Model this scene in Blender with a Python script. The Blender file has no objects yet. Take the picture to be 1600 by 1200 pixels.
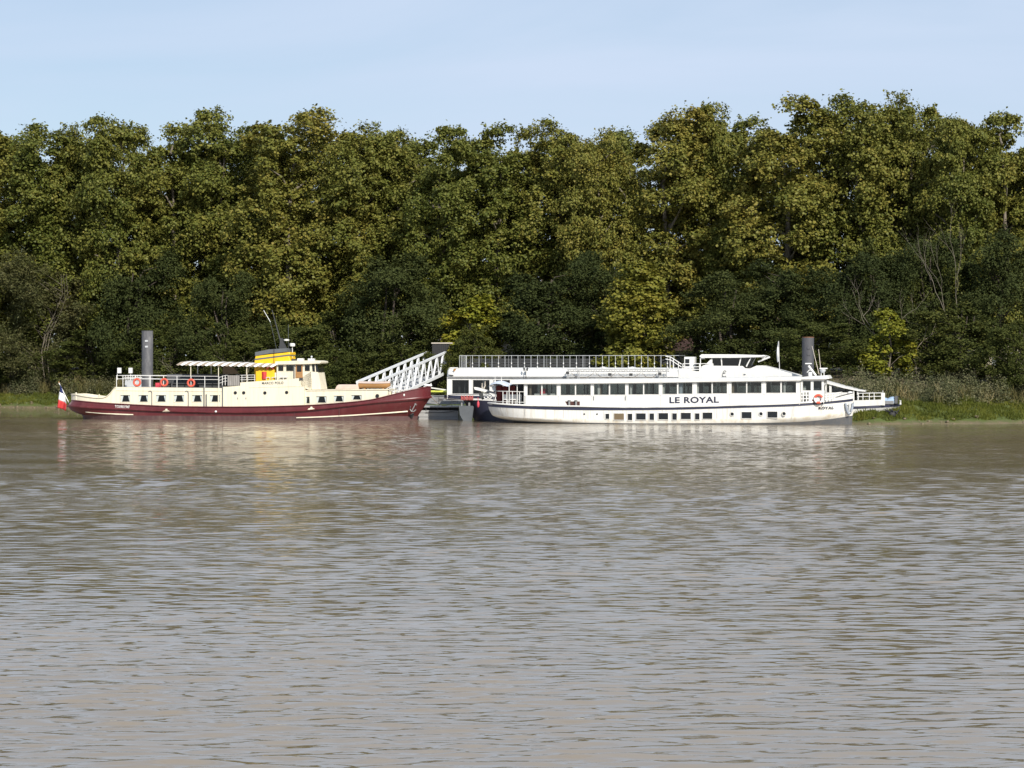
import bpy, math, random
import numpy as np
from mathutils import Vector, Matrix

S = bpy.context.scene
COL = S.collection
R = math.radians
# ------------------------------------------------------------------ camera, sky, sun, exposure
CAM_H, FPX, HORIZON = 6.67, 3420.0, 560.0       # eye height (m), focal length in photo pixels, horizon row
cd = bpy.data.cameras.new('Camera'); cam = bpy.data.objects.new('Camera', cd); COL.objects.link(cam)
cd.sensor_fit = 'HORIZONTAL'; cd.sensor_width = 36.0; cd.lens = 36.0 * FPX / 1600.0
cd.shift_y = -(600.0 - HORIZON) / 1600.0
cd.clip_start = 0.5; cd.clip_end = 9000
cam.location = (0, 0, CAM_H); cam.rotation_euler = (R(90), 0, 0)
S.camera = cam

SUN_EL, SUN_AZ = R(35), R(24)                   # sun behind the viewer, to the right
sun_dir = Vector((math.sin(SUN_AZ) * math.cos(SUN_EL), -math.cos(SUN_AZ) * math.cos(SUN_EL), math.sin(SUN_EL)))
W = bpy.data.worlds.new('World'); S.world = W; W.use_nodes = True
nt = W.node_tree; bg = nt.nodes['Background']
sky = nt.nodes.new('ShaderNodeTexSky'); sky.sky_type = 'NISHITA'; sky.sun_disc = False
sky.sun_elevation = SUN_EL
sky.sun_rotation = math.atan2(sun_dir.x, sun_dir.y)
sky.altitude = 0; sky.air_density = 1.0; sky.dust_density = 0.35; sky.ozone_density = 2.5
# thin high cloud over the whole sky
tc = nt.nodes.new('ShaderNodeTexCoord'); mp = nt.nodes.new('ShaderNodeMapping'); mp.inputs['Scale'].default_value = (2.2, 2.2, 9.0)
nz = nt.nodes.new('ShaderNodeTexNoise'); nz.inputs['Scale'].default_value = 1.9; nz.inputs['Detail'].default_value = 5; nz.inputs['Roughness'].default_value = 0.5; nz.inputs['Distortion'].default_value = 0.6
rmp = nt.nodes.new('ShaderNodeMapRange'); rmp.inputs[1].default_value = 0.3; rmp.inputs[2].default_value = 0.75; rmp.inputs[3].default_value = 0.45; rmp.inputs[4].default_value = 0.95
mx = nt.nodes.new('ShaderNodeMixRGB'); mx.inputs[2].default_value = (6.1, 7.2, 9.0, 1)
nt.links.new(tc.outputs['Generated'], mp.inputs[0]); nt.links.new(mp.outputs[0], nz.inputs[0]); nt.links.new(nz.outputs['Fac'], rmp.inputs[0])
nt.links.new(rmp.outputs[0], mx.inputs[0]); nt.links.new(sky.outputs[0], mx.inputs[1]); nt.links.new(mx.outputs[0], bg.inputs['Color'])
bg.inputs['Strength'].default_value = 0.084

sl = bpy.data.lights.new('Sun', 'SUN'); sl.energy = 4.7; sl.angle = R(0.55); sl.color = (1.0, 0.93, 0.82)
so = bpy.data.objects.new('Sun', sl); COL.objects.link(so); so.location = (60, -60, 80)
so.rotation_euler = (-sun_dir).to_track_quat('-Z', 'Y').to_euler()

vs = S.view_settings; vs.view_transform = 'Standard'; vs.look = 'None'; vs.exposure = 0.30; vs.gamma = 1.0; vs.use_curve_mapping = False
S.cycles.use_denoising = True
S.cycles.max_bounces = 8; S.cycles.transparent_max_bounces = 16; S.cycles.diffuse_bounces = 3; S.cycles.glossy_bounces = 4
S.cycles.sample_clamp_indirect = 6.0

# ------------------------------------------------------------------ materials
MATS = {}
def mat(key, col, rough=0.6, metal=0.0, vary=0.12, scale=1.5, stretch=(1, 1, 1), dirt=None, dirt_amt=0.0, spec=0.5, bump=0.0, bscale=30):
    """painted / weathered surface: base colour broken up by two noises and an optional grime colour"""
    m = bpy.data.materials.new(key); m.use_nodes = True; n = m.node_tree; b = n.nodes['Principled BSDF']
    b.inputs['Roughness'].default_value = rough; b.inputs['Metallic'].default_value = metal
    b.inputs['Specular IOR Level'].default_value = spec
    t = n.nodes.new('ShaderNodeTexCoord'); mpn = n.nodes.new('ShaderNodeMapping'); mpn.inputs['Scale'].default_value = stretch
    n.links.new(t.outputs['Object'], mpn.inputs[0])
    nn = n.nodes.new('ShaderNodeTexNoise'); nn.inputs['Scale'].default_value = scale; nn.inputs['Detail'].default_value = 6; nn.inputs['Roughness'].default_value = 0.65
    n.links.new(mpn.outputs[0], nn.inputs[0])
    mr = n.nodes.new('ShaderNodeMapRange'); mr.inputs[1].default_value = 0.25; mr.inputs[2].default_value = 0.75
    mr.inputs[3].default_value = 1 - vary; mr.inputs[4].default_value = 1 + vary * 0.5
    n.links.new(nn.outputs['Fac'], mr.inputs[0])
    mul = n.nodes.new('ShaderNodeVectorMath'); mul.operation = 'SCALE'; mul.inputs[0].default_value = col
    n.links.new(mr.outputs[0], mul.inputs['Scale'])
    out = mul.outputs[0]
    if dirt:
        n2 = n.nodes.new('ShaderNodeTexNoise'); n2.inputs['Scale'].default_value = scale * 2.3; n2.inputs['Detail'].default_value = 8; n2.inputs['Roughness'].default_value = 0.7
        n.links.new(mpn.outputs[0], n2.inputs[0])
        r2 = n.nodes.new('ShaderNodeMapRange'); r2.inputs[1].default_value = 0.48; r2.inputs[2].default_value = 0.8; r2.inputs[4].default_value = dirt_amt
        n.links.new(n2.outputs['Fac'], r2.inputs[0])
        mm = n.nodes.new('ShaderNodeMixRGB'); mm.inputs[2].default_value = (*dirt, 1)
        n.links.new(r2.outputs[0], mm.inputs[0]); n.links.new(out, mm.inputs[1]); out = mm.outputs[0]
    n.links.new(out, b.inputs['Base Color'])
    if bump:
        bn = n.nodes.new('ShaderNodeTexNoise'); bn.inputs['Scale'].default_value = bscale; bn.inputs['Detail'].default_value = 4
        n.links.new(mpn.outputs[0], bn.inputs[0])
        bb = n.nodes.new('ShaderNodeBump'); bb.inputs['Strength'].default_value = 1.0; bb.inputs['Distance'].default_value = bump
        n.links.new(bn.outputs['Fac'], bb.inputs['Height']); n.links.new(bb.outputs[0], b.inputs['Normal'])
    MATS[key] = m
    return m

def glass(key, tint, refl=1.0):
    m = bpy.data.materials.new(key); m.use_nodes = True; n = m.node_tree; n.nodes.remove(n.nodes['Principled BSDF'])
    tr = n.nodes.new('ShaderNodeBsdfTransparent'); tr.inputs[0].default_value = (*tint, 1)
    gl = n.nodes.new('ShaderNodeBsdfGlossy'); gl.inputs['Roughness'].default_value = 0.02; gl.inputs[0].default_value = (refl, refl, refl, 1)
    lw = n.nodes.new('ShaderNodeLayerWeight'); lw.inputs[0].default_value = 0.5
    pw = n.nodes.new('ShaderNodeMath'); pw.operation = 'POWER'; pw.inputs[1].default_value = 4.0; n.links.new(lw.outputs['Facing'], pw.inputs[0])
    fr = n.nodes.new('ShaderNodeMath'); fr.operation = 'MULTIPLY_ADD'; fr.inputs[1].default_value = 0.9; fr.inputs[2].default_value = 0.045; n.links.new(pw.outputs[0], fr.inputs[0])
    mxs = n.nodes.new('ShaderNodeMixShader'); n.links.new(fr.outputs[0], mxs.inputs[0]); n.links.new(tr.outputs[0], mxs.inputs[1]); n.links.new(gl.outputs[0], mxs.inputs[2])
    n.links.new(mxs.outputs[0], n.nodes['Material Output'].inputs[0]); MATS[key] = m
    return m

def leafmat(key, c1, c2, c3, trans=0.2, rough=0.55, big=0.12):
    """foliage: leaf colour runs c1..c2..c3 by each leaf's own tint, broken by slow drifts over the crown; some light passes through"""
    m = bpy.data.materials.new(key); m.use_nodes = True; n = m.node_tree; b = n.nodes['Principled BSDF']
    at = n.nodes.new('ShaderNodeAttribute'); at.attribute_name = 'tint'
    geo = n.nodes.new('ShaderNodeNewGeometry')
    nn = n.nodes.new('ShaderNodeTexNoise'); nn.inputs['Scale'].default_value = big; nn.inputs['Detail'].default_value = 4; n.links.new(geo.outputs['Position'], nn.inputs[0])
    oi = n.nodes.new('ShaderNodeObjectInfo')
    a1 = n.nodes.new('ShaderNodeMath'); a1.operation = 'MULTIPLY_ADD'; a1.inputs[1].default_value = 0.85; n.links.new(nn.outputs['Fac'], a1.inputs[0])
    n.links.new(at.outputs['Fac'], a1.inputs[2])
    a2 = n.nodes.new('ShaderNodeMath'); a2.operation = 'MULTIPLY_ADD'; a2.inputs[1].default_value = 0.40; n.links.new(oi.outputs['Random'], a2.inputs[0]); n.links.new(a1.outputs[0], a2.inputs[2])
    mr = n.nodes.new('ShaderNodeMapRange'); mr.inputs[1].default_value = 0.40; mr.inputs[2].default_value = 1.72; n.links.new(a2.outputs[0], mr.inputs[0])
    cr = n.nodes.new('ShaderNodeValToRGB'); e = cr.color_ramp.elements
    e[0].position = 0.15; e[0].color = (*c1, 1); e[1].position = 0.9; e[1].color = (*c3, 1)
    x = e.new(0.55); x.color = (*c2, 1)
    n.links.new(mr.outputs[0], cr.inputs[0]); n.links.new(cr.outputs[0], b.inputs['Base Color'])
    b.inputs['Roughness'].default_value = rough; b.inputs['Specular IOR Level'].default_value = 0.18
    tl = n.nodes.new('ShaderNodeBsdfTranslucent'); n.links.new(cr.outputs[0], tl.inputs[0])
    ms = n.nodes.new('ShaderNodeMixShader'); ms.inputs[0].default_value = trans
    n.links.new(b.outputs[0], ms.inputs[1]); n.links.new(tl.outputs[0], ms.inputs[2]); n.links.new(ms.outputs[0], n.nodes['Material Output'].inputs[0])
    MATS[key] = m
    return m

mat('white', (0.70, 0.70, 0.68), 0.38, vary=0.08, scale=0.9, stretch=(2.0, 1, 0.18), dirt=(0.44, 0.40, 0.33), dirt_amt=0.40)
mat('white_hull', (0.68, 0.68, 0.655), 0.42, vary=0.12, scale=0.8, stretch=(2.4, 1, 0.13), dirt=(0.40, 0.31, 0.20), dirt_amt=0.7, bump=0.012, bscale=2.0)
mat('stain', (0.66, 0.58, 0.40), 0.6, vary=0.2, scale=1.2, stretch=(1, 1, 0.5), dirt=(0.35, 0.27, 0.14), dirt_amt=0.6)
mat('cream', (0.71, 0.66, 0.52), 0.45, vary=0.08, scale=0.8, stretch=(2.2, 1, 0.14), dirt=(0.46, 0.36, 0.22), dirt_amt=0.45, bump=0.006, bscale=2.0)
mat('maroon', (0.105, 0.016, 0.019), 0.34, vary=0.25, scale=0.7, stretch=(1, 1, 0.3), dirt=(0.15, 0.06, 0.055), dirt_amt=0.5, bump=0.008, bscale=1.6)
mat('maroon_low', (0.090, 0.045, 0.046), 0.5, vary=0.35, scale=0.8, stretch=(1, 1, 0.3), dirt=(0.16, 0.12, 0.10), dirt_amt=0.75, bump=0.008, bscale=1.6)
mat('boot', (0.075, 0.080, 0.088), 0.6, vary=0.2, scale=0.8, dirt=(0.20, 0.17, 0.13), dirt_amt=0.5)
mat('navy', (0.018, 0.020, 0.045), 0.4, vary=0.15, dirt=(0.07, 0.07, 0.08), dirt_amt=0.3)
mat('shade_navy', (0.014, 0.015, 0.032), 0.45, vary=0.2, dirt=(0.05, 0.05, 0.06), dirt_amt=0.3)  # grey side with LE ROYAL's stern shadow put into its colour
mat('steel', (0.23, 0.235, 0.24), 0.55, vary=0.18, scale=0.8, dirt=(0.13, 0.11, 0.09), dirt_amt=0.5)
mat('steel_light', (0.36, 0.37, 0.38), 0.5, vary=0.15, scale=1.0, dirt=(0.25, 0.2, 0.15), dirt_amt=0.4)
mat('pile_dark', (0.060, 0.062, 0.072), 0.65, vary=0.2, scale=0.9, stretch=(1, 1, 0.25), dirt=(0.12, 0.115, 0.11), dirt_amt=0.5)
mat('pile', (0.100, 0.102, 0.112), 0.6, vary=0.2, scale=0.9, stretch=(1, 1, 0.25), dirt=(0.34, 0.33, 0.32), dirt_amt=0.55)
mat('rust', (0.17, 0.075, 0.035), 0.85, vary=0.4, scale=4)
mat('dark', (0.022, 0.022, 0.024), 0.7, vary=0.2)
mat('charcoal', (0.045, 0.047, 0.05), 0.75, vary=0.25)
mat('canvas', (0.085, 0.088, 0.095), 0.85, vary=0.3, scale=2)
mat('yellow', (0.78, 0.48, 0.015), 0.4, vary=0.08, dirt=(0.45, 0.26, 0.03), dirt_amt=0.3)
mat('slate', (0.105, 0.115, 0.125), 0.5, vary=0.15)
mat('orange', (0.60, 0.095, 0.055), 0.5, vary=0.12)
mat('red', (0.50, 0.035, 0.035), 0.55, vary=0.2)
mat('pinkred', (0.62, 0.06, 0.09), 0.6, vary=0.15)
mat('white_cloth', (0.78, 0.78, 0.77), 0.9, vary=0.08, scale=4)
mat('wood', (0.36, 0.19, 0.07), 0.5, vary=0.3, scale=1.2, stretch=(0.4, 1, 5), dirt=(0.18, 0.09, 0.03), dirt_amt=0.5)
mat('greywood', (0.28, 0.265, 0.25), 0.85, vary=0.4, scale=2.5, stretch=(5, 1, 0.4))
mat('pinkcover', (0.55, 0.44, 0.38), 0.9, vary=0.15, scale=2)
mat('beigecloth', (0.30, 0.23, 0.16), 0.9, vary=0.2, scale=2)
mat('bluecover', (0.33, 0.45, 0.60), 0.8, vary=0.2, scale=3)
mat('paleblue', (0.50, 0.56, 0.64), 0.8, vary=0.15, scale=3)
mat('frblue', (0.012, 0.022, 0.11), 0.85, vary=0.15)
mat('limegreen', (0.55, 0.58, 0.08), 0.6, vary=0.15)
mat('deckgrey', (0.30, 0.29, 0.27), 0.8, vary=0.2, dirt=(0.17, 0.15, 0.12), dirt_amt=0.5)
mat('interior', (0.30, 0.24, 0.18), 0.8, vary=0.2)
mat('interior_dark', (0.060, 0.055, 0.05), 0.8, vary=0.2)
mat('darkred', (0.16, 0.025, 0.022), 0.8, vary=0.3)
mat('galv', (0.52, 0.54, 0.55), 0.4, metal=0.15, vary=0.12)
mat('gangwhite', (0.74, 0.76, 0.78), 0.42, vary=0.08, dirt=(0.45, 0.45, 0.42), dirt_amt=0.25)
mat('stone', (0.42, 0.36, 0.28), 0.9, vary=0.2, scale=1.0, dirt=(0.28, 0.23, 0.17), dirt_amt=0.5, bump=0.02, bscale=6)
mat('render', (0.62, 0.55, 0.44), 0.9, vary=0.12, scale=0.6, dirt=(0.4, 0.34, 0.26), dirt_amt=0.4)
mat('rooftile', (0.36, 0.17, 0.10), 0.9, vary=0.3, scale=3)
mat('shutter', (0.42, 0.44, 0.44), 0.7, vary=0.1)
mat('bark', (0.17, 0.145, 0.11), 0.9, vary=0.4, scale=1.5, stretch=(1, 1, 0.5), dirt=(0.34, 0.31, 0.24), dirt_amt=0.6, bump=0.03, bscale=6)
mat('darkbark', (0.065, 0.052, 0.040), 0.95, vary=0.4, scale=2)
mat('palebark', (0.17, 0.148, 0.112), 0.9, vary=0.3, scale=2)
mat('deadwood', (0.25, 0.215, 0.17), 0.9, vary=0.3, scale=2)
mat('mud', (0.16, 0.125, 0.075), 0.6, vary=0.25, scale=0.5, dirt=(0.09, 0.075, 0.045), dirt_amt=0.5)
glass('pane', (0.52, 0.55, 0.54)); glass('pane_smoke', (0.10, 0.12, 0.12)); glass('pane_clear', (0.80, 0.84, 0.84)); glass('pane_dark', (0.35, 0.40, 0.42)); glass('pane_grey', (0.62, 0.66, 0.68))
leafmat('plane_leaf', (0.080, 0.100, 0.020), (0.160, 0.162, 0.033), (0.240, 0.198, 0.042))
leafmat('dark_leaf', (0.030, 0.041, 0.011), (0.046, 0.058, 0.015), (0.070, 0.079, 0.020), trans=0.2, rough=0.8)
leafmat('mid_leaf', (0.044, 0.058, 0.013), (0.072, 0.084, 0.018), (0.115, 0.112, 0.026), trans=0.25, rough=0.75)
leafmat('autumn_leaf', (0.105, 0.122, 0.022), (0.180, 0.174, 0.028), (0.250, 0.205, 0.032))
leafmat('lime_leaf', (0.115, 0.140, 0.018), (0.185, 0.190, 0.022), (0.265, 0.225, 0.024))
leafmat('willow_leaf', (0.070, 0.078, 0.028), (0.115, 0.110, 0.042), (0.165, 0.142, 0.058), trans=0.25)
leafmat('scrub_leaf', (0.048, 0.058, 0.024), (0.092, 0.098, 0.043), (0.180, 0.168, 0.090), trans=0.2, big=0.5)
leafmat('reed_leaf', (0.095, 0.095, 0.030), (0.175, 0.150, 0.060), (0.30, 0.24, 0.12), trans=0.25, big=0.4)
leafmat('grass_leaf', (0.070, 0.088, 0.016), (0.120, 0.138, 0.022), (0.190, 0.185, 0.034), trans=0.3, big=0.4)

# ------------------------------------------------------------------ mesh helpers
def link(name, me, parent=None, loc=None):
    o = bpy.data.objects.new(name, me); COL.objects.link(o)
    if parent is not None: o.parent = parent
    if loc is not None: o.location = loc
    return o
def tag(o, label=None, cat=None, group=None, kind=None):
    if label: o['label'] = label
    if cat: o['category'] = cat
    if group: o['group'] = group
    if kind: o['kind'] = kind
    return o
def empty(name, loc, rz=0.0, label=None, cat=None, group=None):
    o = bpy.data.objects.new(name, None); COL.objects.link(o); o.location = loc; o.rotation_euler = (0, 0, rz)
    return tag(o, label, cat, group)

class MB:
    def __init__(s): s.v = []; s.f = []; s.sm = False
    def add(s, vs, fs):
        k = len(s.v); s.v += [tuple(map(float, p)) for p in vs]; s.f += [tuple(i + k for i in f) for f in fs]; return s
    def box(s, x0, x1, y0, y1, z0, z1):
        return s.add([(x0,y0,z0),(x1,y0,z0),(x1,y1,z0),(x0,y1,z0),(x0,y0,z1),(x1,y0,z1),(x1,y1,z1),(x0,y1,z1)],
                     [(3,2,1,0),(4,5,6,7),(0,1,5,4),(1,2,6,5),(2,3,7,6),(3,0,4,7)])
    def prism(s, poly, y0, y1):                                   # polygon in (x,z) pulled from y0 to y1
        n = len(poly); a = sum(poly[i][0]*poly[(i+1)%n][1]-poly[(i+1)%n][0]*poly[i][1] for i in range(n))
        if a < 0: poly = poly[::-1]
        return s.add([(x,y0,z) for x,z in poly]+[(x,y1,z) for x,z in poly],
                     [tuple(range(n)), tuple(range(2*n-1, n-1, -1))]+[(i+n,(i+1)%n+n,(i+1)%n,i) for i in range(n)])
    def tube(s, pts, r, n=8, r2=None, cap=True):
        pts = [Vector(p) for p in pts]; m = len(pts); rings = []; up = Vector((0.01, 0.02, 1))
        for i, p in enumerate(pts):
            d = (pts[min(i+1,m-1)]-pts[max(i-1,0)]).normalized()
            u = up.cross(d)
            if u.length < 0.05: u = Vector((1, 0, 0)).cross(d)
            u.normalize(); w = d.cross(u)
            rr = r if r2 is None else r+(r2-r)*i/max(1,m-1)
            rings.append([p+(u*math.cos(2*math.pi*k/n)+w*math.sin(2*math.pi*k/n))*rr for k in range(n)])
        fs = [(i*n+k, i*n+(k+1)%n, (i+1)*n+(k+1)%n, (i+1)*n+k) for i in range(m-1) for k in range(n)]
        if cap: fs += [tuple(range(n-1,-1,-1)), tuple((m-1)*n+k for k in range(n))]
        return s.add([q for rg in rings for q in rg], fs)
    def lathe(s, prof, n=24, cx=0, cy=0):                          # (radius, z) profile round a vertical axis
        m = len(prof)
        vs = [(cx+r*math.cos(2*math.pi*k/n), cy+r*math.sin(2*math.pi*k/n), z) for r, z in prof for k in range(n)]
        return s.add(vs, [(i*n+k, i*n+(k+1)%n, (i+1)*n+(k+1)%n, (i+1)*n+k) for i in range(m-1) for k in range(n)])
    def torus(s, c, Rr, r, n=20, m=8, a0=0.0, a1=2*math.pi):       # ring standing in the xz plane
        full = abs(a1-a0-2*math.pi) < 1e-6; nn = n if full else n+1
        vs = []
        for i in range(nn):
            a = a0+(a1-a0)*i/n
            for k in range(m):
                b = 2*math.pi*k/m; q = Rr+r*math.cos(b)
                vs.append((c[0]+q*math.cos(a), c[1]+r*math.sin(b), c[2]+q*math.sin(a)))
        return s.add(vs, [(i*m+k, i*m+(k+1)%m, ((i+1)%nn)*m+(k+1)%m, ((i+1)%nn)*m+k) for i in range(n) for k in range(m)])
    def ell(s, c, rx, ry, rz, n=12, m=8):
        vs = [(c[0]+rx*math.sin(math.pi*i/m)*math.cos(2*math.pi*k/n), c[1]+ry*math.sin(math.pi*i/m)*math.sin(2*math.pi*k/n), c[2]+rz*math.cos(math.pi*i/m)) for i in range(m+1) for k in range(n)]
        return s.add(vs, [(i*n+k, (i+1)*n+k, (i+1)*n+(k+1)%n, i*n+(k+1)%n) for i in range(m) for k in range(n)])
    def grid(s, P):                                                # P[i][j] points
        a, b = len(P), len(P[0])
        return s.add([q for row in P for q in row], [(i*b+j, i*b+j+1, (i+1)*b+j+1, (i+1)*b+j) for i in range(a-1) for j in range(b-1)])
    def mesh(s, name, m, smooth=None):
        me = bpy.data.meshes.new(name); me.from_pydata(s.v, [], s.f); me.update()
        me.materials.append(MATS[m])
        if smooth is not None and len(s.f):
            me.polygons.foreach_set('use_smooth', [True]*len(s.f))
            if smooth: me.set_sharp_from_angle(angle=R(smooth))
        return me
    def build(s, name, m, parent=None, loc=None, smooth=None, bevel=0):
        o = link(name, s.mesh(name, m, smooth), parent, loc)
        if bevel:
            bm = o.modifiers.new('Bevel', 'BEVEL'); bm.width = bevel; bm.segments = 2; bm.limit_method = 'ANGLE'
        return o

def np_mesh(name, V, F, m, tint=None, smooth=False):
    me = bpy.data.meshes.new(name); V = np.asarray(V, np.float32); F = np.asarray(F, np.int32); k = F.shape[1]
    me.vertices.add(len(V)); me.vertices.foreach_set('co', V.ravel())
    me.loops.add(F.size); me.loops.foreach_set('vertex_index', F.ravel())
    me.polygons.add(len(F)); me.polygons.foreach_set('loop_start', np.arange(len(F), dtype=np.int32)*k)
    if tint is not None:
        a = me.attributes.new('tint', 'FLOAT', 'FACE'); a.data.foreach_set('value', np.asarray(tint, np.float32))
    if smooth: me.polygons.foreach_set('use_smooth', np.ones(len(F), bool))
    me.update(calc_edges=True); me.materials.append(MATS[m])
    return me

class Frame:
    """a vertical reference plane in the world (a boat's near side): turns a photo pixel into (along, height) on that plane"""
    def __init__(s, pa, Ya, pb, Yb):
        s.X0, s.Y0 = (pa-800)/FPX*Ya, Ya; xb = (pb-800)/FPX*Yb
        s.a = math.atan2(Yb-Ya, xb-s.X0); s.c, s.s = math.cos(s.a), math.sin(s.a)
    def at(s, px, py, v=0.0):
        k = (px-800)/FPX
        u = (k*(s.Y0+v*s.c)-s.X0+v*s.s)/(s.c-k*s.s); Y = s.Y0+u*s.s+v*s.c
        return u, CAM_H-(py-HORIZON)/FPX*Y
    def u(s, px, v=0.0): return s.at(px, 600, v)[0]
    def z(s, px, py, v=0.0): return s.at(px, py, v)[1]
    def pts(s, l, v=0.0): return [s.at(x, y, v) for x, y in l]
    def world(s, u, v=0.0): return s.X0+u*s.c-v*s.s, s.Y0+u*s.s+v*s.c
def px_at(px, Y): return (px-800)/FPX*Y
def pz_at(py, Y): return CAM_H-(py-HORIZON)/FPX*Y

def curve(pts):
    """smooth height line through (u, z) points"""
    xs = [p[0] for p in pts]; ys = [p[1] for p in pts]; n = len(xs)
    t = [0]*n
    for i in range(n):
        a, b = max(0, i-1), min(n-1, i+1); t[i] = (ys[b]-ys[a])/max(1e-6, xs[b]-xs[a])
    def f(u):
        if u <= xs[0]: return ys[0]
        if u >= xs[-1]: return ys[-1]
        i = max(k for k in range(n-1) if xs[k] <= u); h = xs[i+1]-xs[i]; q = (u-xs[i])/h
        return ys[i]*(1+2*q)*(1-q)**2+t[i]*h*q*(1-q)**2+ys[i+1]*q*q*(3-2*q)+t[i+1]*h*q*q*(q-1)
    return f

def text_part(name, txt, parent, u0, u1, z0, z1, y, m, bold=0.02, slope=0.0, spacing=1.0):
    """flat painted lettering standing in the parent's xz plane, fitted to the box u0..u1, z0..z1"""
    cu = bpy.data.curves.new(name, 'FONT'); cu.body = txt; cu.offset = bold; cu.extrude = 0.004; cu.space_character = spacing
    o = bpy.data.objects.new(name, cu); COL.objects.link(o)
    dg = bpy.context.evaluated_depsgraph_get(); me = bpy.data.meshes.new_from_object(o.evaluated_get(dg)); bpy.data.objects.remove(o)
    co = np.empty(len(me.vertices)*3, np.float32); me.vertices.foreach_get('co', co); co = co.reshape(-1, 3)
    lo, hi = co.min(0), co.max(0)
    x = u0+(co[:, 0]-lo[0])/(hi[0]-lo[0])*(u1-u0); z = z0+(co[:, 1]-lo[1])/(hi[1]-lo[1])*(z1-z0)+slope*(x-u0)
    me.vertices.foreach_set('co', np.stack([x, y-co[:, 2], z], 1).astype(np.float32).ravel()); me.update()
    me.materials.clear(); me.materials.append(MATS[m])
    return link(name, me, parent)

# ================================================================== THE SETTING
rng = np.random.default_rng(7)
SH = [(-1500, 900), (-400, 470), (-140, 345), (-68, 298), (-35, 279), (0, 256), (20, 240), (31, 227), (36, 221.5), (46, 223.5), (55, 226), (90, 228), (400, 245), (1500, 300)]
def shore(x): return np.interp(x, [p[0] for p in SH], [p[1] for p in SH])
def lump(x, y):
    return (np.sin(x*0.9+1.3*np.sin(y*0.5))*np.sin(y*1.1+0.7)+0.6*np.sin(x*2.1+y*1.3+2)*np.sin(y*2.3-x*0.6)+0.4*np.sin(x*0.31+4)*np.sin(y*0.4))
def gz(x, y):
    x = np.asarray(x, float); y = np.asarray(y, float)
    d = (y-shore(x)+0.5*np.sin(x*0.55)+0.4*np.sin(x*1.7+1)+0.2*np.sin(x*4.1))*0.87
    z = np.interp(d, [-60, -8, -1.2, 0, 0.8, 2.5, 5, 8, 13, 21, 32, 400], [-5, -1.6, -0.25, 0.04, 0.3, 0.75, 1.5, 2.1, 2.9, 5.0, 5.15, 5.3])
    w = np.clip((d-0.2)/1.5, 0, 1)*np.clip((30-d)/15, 0.15, 1)
    return z+0.20*w*lump(x, y)

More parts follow.
